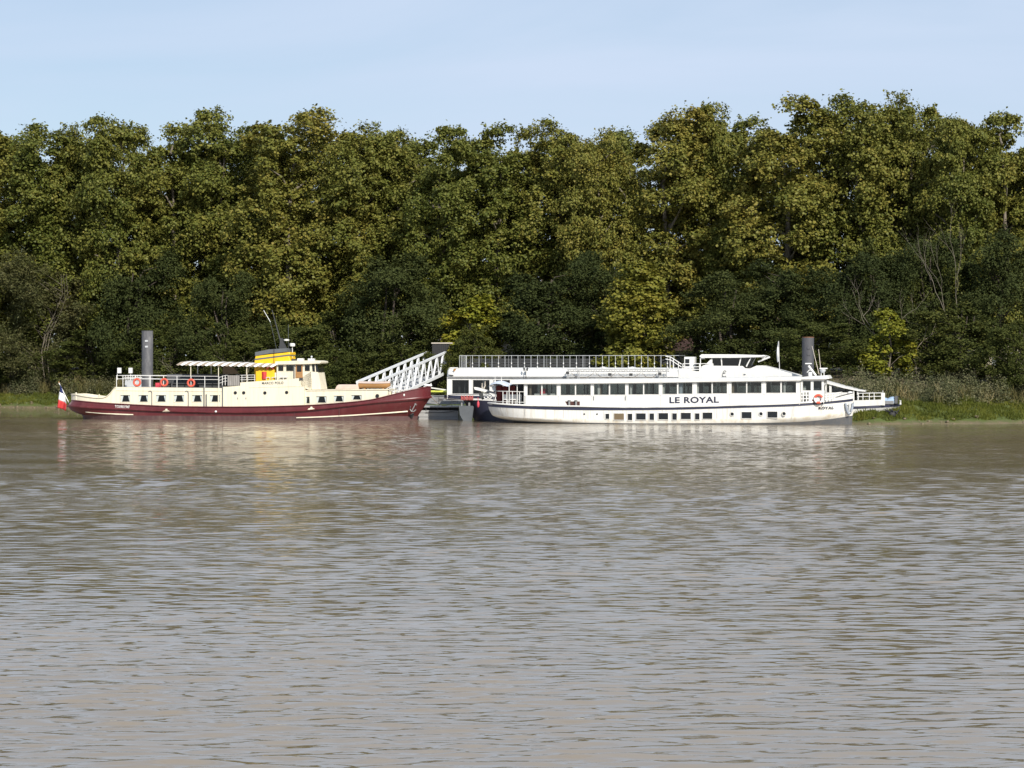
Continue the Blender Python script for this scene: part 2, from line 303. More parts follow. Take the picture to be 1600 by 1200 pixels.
# ---- river: real waves; the finer ones fade out where the sheet gets coarse, a bump takes over there
def build_water():
    ys = [-400, -150, -60, -20, 0, 12, 20, 26]; y = 28.0
    while y < 332: ys.append(y); y += 0.058 if y < 56 else (0.058+(y-56)*0.0014 if y < 250 else 1.2)
    ys += [345, 370, 420, 520, 700, 1000, 1600, 3000]; ys = np.array(ys)
    nc = 236; t = np.linspace(-1, 1, nc)
    half = np.where(ys > 0, 4.5+0.262*np.maximum(ys, 0), 4.5)
    Xc = t[None, :]*half[:, None]
    ext = np.array([40, 160, 600, 2500.0])
    X = np.concatenate([-(half[:, None]+ext[None, ::-1]), Xc, half[:, None]+ext[None, :]], 1)
    Y = np.repeat(ys[:, None], X.shape[1], 1); Z = np.zeros_like(X)
    gap = np.maximum(np.gradient(ys)[:, None], np.concatenate([np.full((len(ys), 4), 200.0), np.repeat((0.9*half/nc)[:, None], nc, 1), np.full((len(ys), 4), 200.0)], 1))
    gust = 0.75+0.35*np.sin(X*0.045+Y*0.03+1)*np.sin(Y*0.05-X*0.013)+0.25*np.sin(X*0.11+Y*0.06)*np.sin(Y*0.13+2)
    for i in range(120):
        lam = 0.20*(7.5**(rng.random()**1.0)); k = 2*math.pi/lam
        th = rng.normal(math.pi/2+0.05, 0.20); ph = rng.random()*6.283; ct, st_ = math.cos(th), math.sin(th)
        fade = np.clip((lam/gap-2.2)/2.5, 0, 1)
        al = X*ct+Y*st_; ac = -X*st_+Y*ct                              # along and across the wave's travel
        e1, e2 = rng.random(2)*6.283
        env = np.clip(np.sin(ac*1.35/lam**0.6+e1+0.8*np.sin(al*0.7/lam+e2))*np.sin(al*0.9/lam**0.7+e2+0.6*np.sin(ac*0.5+e1))+0.10, 0, 1)**1.2
        amp = 0.0122*lam**0.86*(0.5+0.9*rng.random())
        Z += amp*fade*gust*env*(np.exp(1.8*(np.sin(k*al+ph+0.5*np.sin(0.9*ac/lam+e1))-1))-0.28)
    a, b = X.shape; idx = np.arange(a*b).reshape(a, b)
    F = np.stack([idx[:-1, :-1], idx[:-1, 1:], idx[1:, 1:], idx[1:, :-1]], -1).reshape(-1, 4)
    m = bpy.data.materials.new('river_water'); m.use_nodes = True; n = m.node_tree; bsdf = n.nodes['Principled BSDF']
    bsdf.inputs['IOR'].default_value = 2.3; bsdf.inputs['Roughness'].default_value = 0.02
    geo = n.nodes.new('ShaderNodeNewGeometry')
    cn = n.nodes.new('ShaderNodeTexNoise'); cn.inputs['Scale'].default_value = 0.05; cn.inputs['Detail'].default_value = 4
    cm = n.nodes.new('ShaderNodeMapping'); cm.inputs['Scale'].default_value = (0.35, 1.4, 1); n.links.new(geo.outputs['Position'], cm.inputs[0]); n.links.new(cm.outputs[0], cn.inputs[0])
    cr = n.nodes.new('ShaderNodeValToRGB'); cr.color_ramp.elements[0].position = 0.35; cr.color_ramp.elements[0].color = (0.182, 0.142, 0.088, 1)
    cr.color_ramp.elements[1].position = 0.68; cr.color_ramp.elements[1].color = (0.225, 0.184, 0.130, 1)
    n.links.new(cn.outputs['Fac'], cr.inputs[0]); n.links.new(cr.outputs[0], bsdf.inputs['Base Color'])
    m1 = n.nodes.new('ShaderNodeMapping'); m1.inputs['Scale'].default_value = (2.2, 6.0, 1); m1.inputs['Rotation'].default_value = (0, 0, 0.08); n.links.new(geo.outputs['Position'], m1.inputs[0])
    w1 = n.nodes.new('ShaderNodeTexNoise'); w1.inputs['Scale'].default_value = 1.0; w1.inputs['Detail'].default_value = 5; w1.inputs['Roughness'].default_value = 0.55; n.links.new(m1.outputs[0], w1.inputs[0])
    m2 = n.nodes.new('ShaderNodeMapping'); m2.inputs['Scale'].default_value = (0.035, 0.09, 1); n.links.new(geo.outputs['Position'], m2.inputs[0])
    w2 = n.nodes.new('ShaderNodeTexNoise'); w2.inputs['Scale'].default_value = 1.0; w2.inputs['Detail'].default_value = 3; n.links.new(m2.outputs[0], w2.inputs[0])
    rg = n.nodes.new('ShaderNodeMapRange'); rg.inputs[1].default_value = 0.35; rg.inputs[2].default_value = 0.65; rg.inputs[3].default_value = 0.45; rg.inputs[4].default_value = 1.0; n.links.new(w2.outputs['Fac'], rg.inputs[0])
    mu = n.nodes.new('ShaderNodeMath'); mu.operation = 'MULTIPLY'; n.links.new(w1.outputs['Fac'], mu.inputs[0]); n.links.new(rg.outputs[0], mu.inputs[1])
    bp = n.nodes.new('ShaderNodeBump'); bp.inputs['Strength'].default_value = 1.0; bp.inputs['Distance'].default_value = 0.012
    sy = n.nodes.new('ShaderNodeSeparateXYZ'); n.links.new(geo.outputs['Position'], sy.inputs[0])      # the sheet is coarser far out: more of the ripple comes from the bump there
    ly = n.nodes.new('ShaderNodeMapRange'); ly.inputs[1].default_value = 55; ly.inputs[2].default_value = 165; ly.inputs[3].default_value = 0.005; ly.inputs[4].default_value = 0.036; n.links.new(sy.outputs['Y'], ly.inputs[0]); n.links.new(ly.outputs[0], bp.inputs['Distance'])
    n.links.new(mu.outputs[0], bp.inputs['Height']); n.links.new(bp.outputs[0], bsdf.inputs['Normal'])
    MATS['river_water'] = m
    o = link('river_water', np_mesh('river_water', np.stack([X, Y, Z], -1).reshape(-1, 3), F, 'river_water', smooth=True))
    tag(o, kind='structure')
build_water()

# ---- ground: mud edge, grassy bank, quay level behind, on to the horizon
def build_ground():
    xs = np.concatenate([[-4000, -1500, -600, -300, -180, -120], np.arange(-95, 80, 0.55), [110, 180, 300, 600, 1500, 4000]])
    dd = np.concatenate([[-60, -30, -15, -8, -4], np.arange(-2.5, 14, 0.4), np.arange(14, 34, 1.5), [40, 60, 100, 200, 500, 1500, 5000]])
    X = np.repeat(xs[:, None], len(dd), 1); Y = shore(X)+dd[None, :]; Z = gz(X, Y)
    a, b = X.shape; idx = np.arange(a*b).reshape(a, b)
    F = np.stack([idx[:-1, :-1], idx[1:, :-1], idx[1:, 1:], idx[:-1, 1:]], -1).reshape(-1, 4)
    m = bpy.data.materials.new('ground'); m.use_nodes = True; n = m.node_tree; bs = n.nodes['Principled BSDF']; bs.inputs['Roughness'].default_value = 0.9
    geo = n.nodes.new('ShaderNodeNewGeometry'); sx = n.nodes.new('ShaderNodeSeparateXYZ'); n.links.new(geo.outputs['Position'], sx.inputs[0])
    nn = n.nodes.new('ShaderNodeTexNoise'); nn.inputs['Scale'].default_value = 0.9; nn.inputs['Detail'].default_value = 7; nn.inputs['Roughness'].default_value = 0.65; n.links.new(geo.outputs['Position'], nn.inputs[0])
    ad = n.nodes.new('ShaderNodeMath'); ad.operation = 'MULTIPLY_ADD'; ad.inputs[1].default_value = 0.9; n.links.new(nn.outputs['Fac'], ad.inputs[0]); n.links.new(sx.outputs['Z'], ad.inputs[2])
    cr = n.nodes.new('ShaderNodeValToRGB'); e = cr.color_ramp.elements
    mr = n.nodes.new('ShaderNodeMapRange'); mr.inputs[1].default_value = 0; mr.inputs[2].default_value = 6; n.links.new(ad.outputs[0], mr.inputs[0]); n.links.new(mr.outputs[0], cr.inputs[0])
    e[0].position = 0.075; e[0].color = (0.145, 0.110, 0.062, 1); e[1].position = 0.75; e[1].color = (0.10, 0.082, 0.05, 1)
    for p, c in ((0.10, (0.10, 0.095, 0.035, 1)), (0.13, (0.070, 0.095, 0.016, 1)), (0.45, (0.065, 0.080, 0.018, 1))): q = e.new(p); q.color = c
    n.links.new(cr.outputs[0], bs.inputs['Base Color'])
    bp = n.nodes.new('ShaderNodeBump'); bp.inputs['Distance'].default_value = 0.12; n.links.new(nn.outputs['Fac'], bp.inputs['Height']); n.links.new(bp.outputs[0], bs.inputs['Normal'])
    MATS['ground'] = m
    tag(link('ground', np_mesh('ground', np.stack([X, Y, Z], -1).reshape(-1, 3), F, 'ground', smooth=True)), kind='structure')
build_ground()

# ---- foliage generators
def unit(a): return a/np.maximum(1e-9, np.linalg.norm(a, axis=-1, keepdims=True))
def leaf_quads(P, N, size, width, g):
    N = unit(N); A = unit(np.cross(N, unit(g.normal(size=P.shape)))); B = np.cross(N, A)
    s = (size*(0.6+0.8*g.random(len(P))))[:, None]
    tip = P+A*s*0.5; tail = P-A*s*0.5; bend = N*s*0.12
    V = np.stack([tail, P+B*s*width*0.5+bend-A*s*0.05, tip, P-B*s*width*0.5+bend-A*s*0.05], 1).reshape(-1, 3)
    return V, np.arange(len(V)).reshape(-1, 4)
def crown_leaves(seed, Rr, z0, z1, prof, nblob, rb, ntw, nlf, size, width=0.85, inner=0.55, ragged=1.0, lead=0, sprig=0.2):
    """crown = blobs on limb ends, each blob a shell of twigs, each twig a spray of leaves; returns geometry, tints, blob centres"""
    g = np.random.default_rng(seed); C = []; V = []; T = []
    P = []; N = []
    LD = [(0.0, 0.0, 1.0, 1.0)]
    if lead:
        LD = []
        for j in range(lead):
            aj = j*2*math.pi/lead+g.normal()*0.5; rj = Rr*(0.22+0.30*g.random()); LD.append((rj*math.cos(aj), rj*math.sin(aj), 0.76+0.26*g.random(), 0.64+0.26*g.random()))
        hm = max(l[2] for l in LD); LD = [(l[0], l[1], l[2]/hm, l[3]) for l in LD]
    for i in range(nblob):
        lx, ly, lh, lr = LD[i % len(LD)]
        t = (i+g.random())/nblob; r = Rr*prof(t)*lr; a = i*2.39996+g.normal()*0.5
        q = r*(inner+(1-inner)*g.random()**0.6); q = max(0, q-rb*0.45)
        c = np.array([lx*(0.55+0.6*t)+q*math.cos(a), ly*(0.55+0.6*t)+q*math.sin(a), z0+(z1-z0)*t*lh]); b = rb*(0.45+0.95*g.random()**1.5)*(0.70+0.30*prof(t))
        c[2] = min(c[2], z0+(z1-z0)*lh-b*0.6); C.append(c)
        out = unit(np.array([c[0], c[1], (c[2]-(z0+z1)/2)*0.35+0.6]))
        d = unit(g.normal(size=(ntw*2, 3))*0.8+out*0.6+np.array([0, 0, 0.35]))[:ntw]
        tw = c+d*b*(0.72+0.34*g.random((ntw, 1)))*np.array([1, 1, 0.85])
        for k in range(ntw):
            m = max(4, int(nlf*(0.5+g.random()))); sg = b*0.17*ragged
            off = g.normal(size=(m, 3))*np.array([sg, sg, sg*0.75])
            if g.random() < sprig and d[k][2] > 0.0:                    # a shoot standing out of the crown
                ln = (0.4+0.9*g.random())*min(1.0, rb*0.5); ax = unit(d[k]*0.7+np.array([0, 0, 0.7])+g.normal(size=3)*0.25)
                off = off*0.55+ax*(g.random((m, 1))**0.8)*ln
            P.append(tw[k]+off); N.append(d[k]*0.55+np.array([0, 0, 0.55])+g.normal(size=(m, 3))*0.55)
            T.append(np.full(m, g.normal()*0.09)+g.normal(size=m)*0.14+(i%7)*0.012)
    P = np.concatenate(P); N = np.concatenate(N); T = np.clip(np.concatenate(T)+0.35, 0, 1)
    V, F = leaf_quads(P, N, size, width, g)
    return V, F, T, C
def limb_mesh(name, seed, H, zc, C, r, m, n=14, sway=0.5, stems=1):
    g = np.random.default_rng(seed+500); b = MB()
    for s_ in range(stems):
        ox, oy = (0, 0) if stems == 1 else g.normal(size=2)*0.5
        pts = [(ox+sway*math.sin(k*0.9+seed)*k/6, oy+sway*math.cos(k*0.8+seed)*k/6, -0.4+(H+0.4)*k/6) for k in range(7)]
        b.tube(pts, r/(stems**0.5), 9, r*0.2)
    step = max(1, len(C)//n)
    for c in C[::step]:
        z = max(zc*0.55, c[2]-(0.25+0.45*g.random())*math.hypot(c[0], c[1])-1.0); k = min(6, max(0, (z+0.4)/(H+0.4)*6))
        s0 = (sway*math.sin(k*0.9+seed)*k/6, sway*math.cos(k*0.8+seed)*k/6, z)
        mid = (s0[0]*0.5+c[0]*0.5+g.normal()*0.3, s0[1]*0.5+c[1]*0.5+g.normal()*0.3, s0[2]*0.45+c[2]*0.55+0.3)
        b.tube([s0, mid, tuple(c)], r*0.34, 6, r*0.07)
    return b.mesh(name, m, 60)

KINDS = {}
def kind(key, seed, Rr, H, zc, prof, nblob, rb, ntw, nlf, size, leaf, bark, tr, width=0.85, inner=0.55, ragged=1.0, stems=1, sway=0.5, limbs=14, lead=0, sprig=0.2):
    V, F, T, C = crown_leaves(seed, Rr, zc, H, prof, nblob, rb, ntw, nlf, size, width, inner, ragged, lead, sprig)
    KINDS[key] = (np_mesh('crown', V, F, leaf, T), limb_mesh('trunk', seed, H*0.86, zc, C, tr, bark, limbs, sway, stems), Rr, H)
round_top = lambda t: max(0.25, math.sin(math.pi*min(0.99, 0.22+0.68*t)))**0.5
dome = lambda t: max(0.15, (1-(max(0, t-0.25)/0.75)**2.2))**0.6*(0.75+0.25*min(1, t/0.3))
cone = lambda t: max(0.12, (1-t)**0.7)*(0.6+0.4*min(1, t/0.2))
for i in range(5):
    kind('plane%d' % i, 20+i, 6.2, 30.0, 5.0, round_top, 98, 2.0, 32, 23, 0.30, 'plane_leaf', 'bark', 0.5, inner=0.4, lead=3+i % 2, sprig=0.07)
for i in range(3):
    kind('dark%d' % i, 40+i, 5.0, 12.0, 0.8, dome, 44, 1.75, 30, 34, 0.18, 'dark_leaf', 'darkbark', 0.26, inner=0.5, ragged=1.0, stems=2, lead=3, sprig=0.15)
for i in range(2):
    kind('mid%d' % i, 50+i, 4.2, 10.0, 0.5, dome, 40, 1.5, 28, 32, 0.18, 'mid_leaf', 'darkbark', 0.2, inner=0.5, ragged=1.1, stems=2, lead=3+i, sprig=0.25)
kind('autumn', 61, 4.3, 11.5, 0.6, cone, 54, 1.25, 26, 24, 0.26, 'autumn_leaf', 'bark', 0.2, inner=0.45, ragged=1.15)
kind('lime', 63, 2.6, 7.5, 0.4, dome, 30, 0.85, 18, 18, 0.28, 'lime_leaf', 'bark', 0.12, inner=0.4, ragged=1.2)
kind('willow', 65, 6.0, 14.0, 2.0, dome, 46, 1.9, 30, 32, 0.24, 'willow_leaf', 'palebark', 0.085, lead=5, sprig=0.5, width=0.35, inner=0.45, ragged=1.4, stems=3, sway=1.6, limbs=40)

tree_i = 0
def tree(name, key, px, py_top, half_px, Y, label, group, cat='tree', sink=0.0, rot=None, tall=None):
    """a tree rooted on the ground under photo column px at distance Y, its top at photo row py_top"""
    global tree_i; tree_i += 1
    cm, tm, Rr, H = KINDS[key]; X = px_at(px, Y); z = float(gz(X, Y))-sink
    h = pz_at(py_top, Y)-z; sr = half_px/FPX*Y/Rr
    o = empty(name, (X, Y, z), (tree_i*2.11) % 6.28 if rot is None else rot, label, cat, group); o.scale = (sr, sr, h/H)
    link('trunk', tm, o); link('crown', cm, o)
    return o
ordn = ['first', 'second', 'third', 'fourth', 'fifth', 'sixth', 'seventh', 'eighth', 'ninth', 'tenth', 'eleventh', 'twelfth', 'thirteenth', 'fourteenth', 'fifteenth', 'sixteenth', 'seventeenth', 'eighteenth', 'nineteenth', 'twentieth', 'twenty-first']
def Yp(px): return 318-46*px/1600
front = [(-30, 212, 72, ''), (62, 199, 72, ''), (128, 208, 50, ''), (186, 192, 60, ''), (270, 200, 66, ''), (350, 178, 70, ''), (455, 180, 76, ''), (562, 204, 66, ''), (622, 208, 60, ''), (690, 207, 58, ''),
         (778, 199, 68, ''), (872, 199, 62, ''), (940, 216, 50, ''), (1042, 178, 74, ''), (1128, 171, 52, ''), (1226, 160, 82, ''), (1342, 154, 70, ''), (1424, 160, 60, ''), (1500, 194, 52, ''), (1566, 183, 64, ''), (1650, 190, 66, '')]
spot = ['cut by the left picture edge', 'above the olive willow', 'lower top right of the willow', 'single knob on top', 'above the left steel pile',
        'twin-topped, above the striped awning', 'broad, above the yellow funnel', 'lower, above the maroon bow', 'in the dip of the skyline',
        'above the gangway top', 'round top left of the dark evergreen', 'round top over the dark evergreen', 'low, left of the golden tree', 'above the golden autumn tree',
        'narrow, above the words LE ROYAL', 'wide, above the glazed wheelhouse', 'the tallest top of all', 'above the leafless branches',
        'low notch above the slim bare tree', 'above the right bank thicket', 'cut by the right picture edge']
for i, (px, py, hw, _) in enumerate(front):
    tree('plane_tree', 'plane%d' % (i*3 % 5), px, py, hw*1.24, Yp(px)+(i % 3-1)*2.6, 'plane tree, %s from left in front row, %s' % (ordn[i], spot[i]), 'tall plane trees along the quay')
back = [(15, 224), (108, 222), (225, 214), (310, 204), (405, 200), (508, 204), (590, 222), (655, 220), (735, 222), (828, 220), (905, 224), (985, 205), (1088, 190), (1180, 184), (1290, 190), (1385, 178), (1462, 190), (1532, 205), (1612, 200)]
for i, (px, py) in enumerate(back):
    tree('plane_tree', 'plane%d' % ((i*3+1) % 5), px, py+4, 78, Yp(px)+17+(i % 2)*3, 'plane tree in the back row, %s from left, seen between front crowns' % ordn[i], 'plane trees of the back row')
# understorey along the bank
U = 'smaller trees along the bank'
for nm, key, px, py, hw, dY, lab in [
    ('willow_tree', 'willow', 72, 402, 112, -7, 'sparse olive-brown willow with pale bare boughs at far left'),
    ('dark_tree', 'dark0', 214, 398, 82, -8, 'dark green tree left of and above the grey pile behind the maroon boat'),
    ('dark_tree', 'dark1', 345, 432, 70, -14, 'dark tree above the striped awning'),
    ('bushy_tree', 'mid0', 472, 505, 88, -22, 'dense green bush right behind the wheelhouse of the maroon boat'),
    ('dark_tree', 'dark2', 612, 402, 92, -16, 'large dark evergreen tree above the white gangway'),
    ('bushy_tree', 'mid1', 622, 535, 72, -30, 'low olive bush at the left side of the gangway'),
    ('young_plane_tree', 'lime', 742, 468, 62, -18, 'yellow-green leafy young tree behind the gangway top'),
    ('dark_tree', 'dark0', 858, 412, 100, -18, 'large rounded dark evergreen above the middle of the sun deck'),
    ('dark_tree', 'dark2', 948, 400, 62, -13, 'narrow dark tree peeping out left of the yellow autumn tree'),
    ('autumn_tree', 'autumn', 1002, 418, 92, -26, 'golden yellow autumn tree above the sun deck'),
    ('dark_tree', 'dark1', 1140, 432, 92, -24, 'dark spreading tree above the glazed wheelhouse of the tour boat'),
    ('dark_tree', 'dark0', 1235, 412, 90, -20, 'dark tall tree left of the right steel pile'),
    ('dark_tree', 'dark2', 1325, 405, 82, -22, 'dark tree just right of the right steel pile'),
    ('bushy_tree', 'mid1', 1372, 382, 60, -16, 'lighter green upright tree behind the leafless branches'),
    ('dark_tree', 'dark1', 1442, 372, 78, -15, 'dark tree behind the leafless branches, left of the slim bare tree'),
    ('dark_tree', 'dark0', 1562, 372, 84, -16, 'dark tree by the right edge, right of the slim bare tree'),
    ('young_plane_tree', 'lime', 1388, 488, 48, -34, 'bright yellow-green sapling under the leafless branches'),
    ('bushy_tree', 'mid0', 1495, 478, 86, -30, 'green bush below the slim bare tree'),
    ('bushy_tree', 'mid0', 1280, 500, 78, -34, 'green bush at the foot of the right steel pile'),
    ('bushy_tree', 'mid1', 150, 520, 78, -9, 'olive bush above the tricolour flag'),
    ('bushy_tree', 'mid0', 268, 505, 72, -13, 'green bush right beside the left steel pile'),
    ('bushy_tree', 'mid1', 392, 508, 62, -20, 'green bush behind the yellow funnel'),
    ('bushy_tree', 'mid0', 20, 540, 66, -7, 'olive bush under the willow at the left edge'),
    ('bushy_tree', 'mid1', 735, 512, 46, -28, 'feathery bush beside the upper end of the gangway'),
    ('bushy_tree', 'mid1', 560, 548, 52, -30, 'low dark bush left of the gangway foot'),
    ('bushy_tree', 'mid1', 528, 492, 62, -13, 'green bush filling the gap above the pale deck locker'),
    ('bushy_tree', 'mid0', 1590, 505, 60, -34, 'green bush at the right edge above the thicket')]:
    tree(nm, key, px, py, hw, Yp(px)+dY, lab, U)

# leafless trees
def bare_tree(name, px, py_top, Y, seed, label, spread=0.55, r=0.16, up=0.75, depth=5, m='deadwood', lean=0.0):
    g = np.random.default_rng(seed); X = px_at(px, Y); z = float(gz(X, Y)); h = pz_at(py_top, Y)-z; b = MB()
    def grow(p, d, L, rr, n):
        p = Vector(p); d = Vector(d).normalized(); pts = [p]
        for k in range(3):
            d = (d+Vector(g.normal(size=3))*0.16+Vector((0, 0, 0.05))).normalized(); pts.append(pts[-1]+d*L/3)
        b.tube(pts, rr, 5, rr*0.6)
        if n == 0: return
        for k in range(2 if n > 1 else 3):
            q = pts[2+(k % 2)]; nd = (d+Vector(g.normal(size=3))*spread+Vector((0, 0, 0.12))).normalized()
            grow(q, nd, L*(0.68+0.2*g.random()), rr*0.58, n-1)
    grow((0, 0, -0.3), (lean, 0, 1), h*0.36*up/0.75, r, depth)
    o = tag(b.build(name, m, None, (X, Y, z), smooth=60), label, 'tree'); return o
bare_tree('bare_tree', 322, 505, 272, 5, 'leafless grey dead tree above the striped awning', 0.45, 0.10)
bare_tree('bare_tree', 1432, 470, 246, 11, 'leafless branching dead tree on the right bank', 0.5, 0.09)
bare_tree('bare_tree', 1400, 452, 247, 17, 'leaning leafless dead stem left of the branching dead tree', 0.3, 0.08, lean=-0.45)
bare_tree('bare_tree', 1504, 378, 252, 29, 'slim bare tree with upright pale stems on the right', 0.13, 0.10, up=0.82, depth=5, m='palebark')

# bank scrub, reeds and grass (nobody could count them)
def scrub(name, x0, x1, d0, d1, n, hmin, hmax, size, width, leafm, label, cat, seed, per=150, upright=0.0):
    g = np.random.default_rng(seed); P = []; N = []; T = []
    for i in range(n):
        x = x0+(x1-x0)*g.random(); d = d0+(d1-d0)*g.random(); y = float(shore(x))+d/0.87; z = float(gz(x, y))
        hh = hmin+(hmax-hmin)*g.random()*(0.5+0.5*math.sin(x*0.55+seed)**2); rr = 0.55+0.6*g.random(); tn = g.normal()*0.26
        q = unit(g.normal(size=(per, 3))); q[:, 2] = np.abs(q[:, 2])
        sh = 0.55+0.5*g.random((per, 1))
        P.append(np.array([x, y, z])+q*sh*np.array([rr*1.1, rr*1.1, hh])); N.append(q*0.6+g.normal(size=(per, 3))*0.6+np.array([0, -0.2, 0.3])); T.append(np.clip(0.35+tn+g.normal(size=per)*0.2, 0, 1))
    P = np.concatenate(P); N = np.concatenate(N); T = np.concatenate(T)
    if upright:                                                     # blades: long quads standing up
        A = unit(g.normal(size=P.shape)*np.array([0.45, 0.45, 0.25])+np.array([0, 0, upright])); Bv = unit(np.cross(A, g.normal(size=P.shape)))
        s = (size*(0.6+0.8*g.random(len(P))))[:, None]
        V = np.stack([P-Bv*s*width*0.5, P+Bv*s*width*0.5, P+A*s*0.7+Bv*s*width*0.4, P+A*s], 1).reshape(-1, 3); F = np.arange(len(V)).reshape(-1, 4)
    else: V, F = leaf_quads(P, N, size, width, g)
    return tag(link(name, np_mesh(name, V, F, leafm, T)), label, cat, kind='stuff')
scrub('bank_scrub', 26, 66, 6.0, 13, 210, 1.6, 3.7, 0.20, 0.55, 'scrub_leaf', 'grey-olive scrub thicket along the right bank', 'scrub', 3, 240)
scrub('bank_scrub', -92, -44, 4.8, 12, 250, 1.5, 4.0, 0.20, 0.55, 'scrub_leaf', 'grey-olive scrub thicket along the left bank', 'scrub', 4, 230)
scrub('bank_scrub', -44, 26, 5.5, 13, 230, 1.5, 3.4, 0.26, 0.6, 'mid_leaf', 'green scrub on the bank behind the boats', 'scrub', 5, 130)
scrub('reeds', -62, -36, 5.0, 8.0, 70, 1.0, 2.4, 1.1, 0.05, 'reed_leaf', 'tan and green reeds behind the stern of the maroon boat', 'reeds', 6, 60, 1.2)
scrub('reeds', -95, -62, 5.5, 8.0, 40, 0.8, 2.0, 1.0, 0.05, 'reed_leaf', 'dry reeds along the left edge of the bank', 'reeds', 7, 50, 1.2)
scrub('reeds', 30, 64, 6.0, 9.0, 40, 0.8, 2.2, 0.8, 0.05, 'reed_leaf', 'dry tan stalks in the right bank thicket', 'reeds', 8, 40, 1.0)
def turf(name, x0, x1, n, seed, label):
    g = np.random.default_rng(seed); x = x0+(x1-x0)*g.random(n); d = 0.4+7.8*g.random(n)**0.9; y = shore(x)+d/0.87; z = gz(x, y)
    keep = (np.sin(x*1.7+y*0.9)*np.sin(y*1.9-x*0.5)+g.random(n)*1.6 > 0.15)&(z > 0.26+0.2*np.sin(x*0.9)**2); x, y, z = x[keep], y[keep], z[keep]
    P = np.stack([x, y, z-0.03], 1); A = unit(g.normal(size=P.shape)*0.5+np.array([0, -0.25, 0.9])); Bv = unit(np.cross(A, g.normal(size=P.shape)))
    s = (0.38*(0.5+g.random(len(P))))[:, None]
    V = np.stack([P-Bv*0.035, P+Bv*0.035, P+A*s*0.7+Bv*0.03, P+A*s], 1).reshape(-1, 3)
    T = np.clip(0.35+0.2*np.sin(x*0.8+y*0.5)+g.normal(size=len(P))*0.15, 0, 1)
    tag(link(name, np_mesh(name, V, np.arange(len(V)).reshape(-1, 4), 'grass_leaf', T)), label, 'grass', kind='stuff')
turf('bank_grass', 28, 66, 42000, 31, 'bright green grass on the right bank above the water')
turf('bank_grass', -95, -40, 42000, 32, 'green grass at the water edge of the left bank')

def bank_stones():
    g = np.random.default_rng(91); V = []; F = []; k = 0
    base = np.array([[1, 0, 0], [-1, 0, 0], [0, 1, 0], [0, -1, 0], [0, 0, 1], [0, 0, -1]], float); fc = np.array([[0, 2, 4], [2, 1, 4], [1, 3, 4], [3, 0, 4], [2, 0, 5], [1, 2, 5], [3, 1, 5], [0, 3, 5]])
    for i in range(420):
        x = (-95+50*g.random()) if i % 6 else (30+36*g.random()); y = float(shore(x))-0.8+2.8*g.random()**1.5; z = float(gz(x, y)); s = 0.06+0.2*g.random()**2
        if z < -0.15: continue
        m, _ = np.linalg.qr(g.normal(size=(3, 3))); V.append((base*(0.7+0.6*g.random((6, 1))))@m*s*np.array([1.3, 1.3, 0.8])+np.array([x, y, z+s*0.2])); F.append(fc+k); k += 6
    tag(link('bank_stones', np_mesh('bank_stones', np.concatenate(V), np.concatenate(F), 'mud')), 'muddy stones and clods along the water edge of the bank', 'stones', kind='stuff')
bank_stones()
def far_wood():
    g = np.random.default_rng(77); P = []; N = []; n = 800
    for i in range(n):
        x = -130+250*g.random(); y = 372-0.145*(x+80)*1.0+22*g.random(); h = 1+16*g.random()**1.7; q = unit(g.normal(size=(90, 3)))
        P.append(np.array([x, y, 4+h*0.6])+q*np.array([3.2, 3.2, 3.0])*(0.6+0.5*g.random((90, 1)))); N.append(q+g.normal(size=(90, 3))*0.5)
    P = np.concatenate(P); V, F = leaf_quads(P, np.concatenate(N), 0.75, 0.8, g)
    tag(link('distant_wood', np_mesh('distant_wood', V, F, 'mid_leaf', np.clip(0.3+g.normal(size=len(P))*0.15, 0, 1))), 'dark green wood filling the distance behind the plane trees', 'wood', kind='stuff')
far_wood()

# houses glimpsed between the trunks
def house(px0, px1, Y, py_eave, py_ridge, nwin, label, m='render'):
    x0, x1 = px_at(px0, Y), px_at(px1, Y); z0 = 4.8; ze, zr = pz_at(py_eave, Y), pz_at(py_ridge, Y); L = x1-x0; D = 8.0
    o = empty('house', ((x0+x1)/2, Y, z0), 0, label, 'house'); he = ze-z0; hr = zr-z0
    MB().box(-L/2, L/2, 0, D, -0.5, he).build('wall', m, o)
    rf = MB().add([(-L/2-0.4, -0.5, he), (L/2+0.4, -0.5, he), (L/2+0.4, D/2, hr), (-L/2-0.4, D/2, hr), (L/2+0.4, D+0.5, he), (-L/2-0.4, D+0.5, he)], [(0, 1, 2, 3), (3, 2, 4, 5), (0, 3, 5), (1, 4, 2), (0, 5, 4, 1)]).build('roof', 'rooftile', o)
    MB().box(L*0.2, L*0.2+0.7, D/2-0.4, D/2+0.4, hr-0.6, hr+1.0).build('chimney', 'stone', rf)
    for k in range(nwin):
        cx = -L/2+L*(k+0.5)/nwin
        for zz in ([1.0] if he < 5 else [1.0, 4.0]):
            w = MB().box(cx-0.5, cx+0.5, -0.03, 0.12, zz, zz+1.6).build('window', 'pane_dark', o)
            f = MB()
            for a, b_, c, d in ((cx-0.58, cx-0.5, zz-0.08, zz+1.68), (cx+0.5, cx+0.58, zz-0.08, zz+1.68), (cx-0.5, cx+0.5, zz+1.6, zz+1.68), (cx-0.5, cx+0.5, zz-0.08, zz)): f.box(a, b_, -0.07, 0.1, c, d)
            f.build('frame', 'shutter', w)
    return o
house(742, 838, 334, 520, 496, 4, 'cream house glimpsed between trunks behind the sun deck railing')
house(1018, 1092, 326, 548, 520, 3, 'pale house glimpsed below the golden autumn tree')
house(1520, 1640, 316, 528, 498, 5, 'pale house glimpsed through the trees at the right edge')

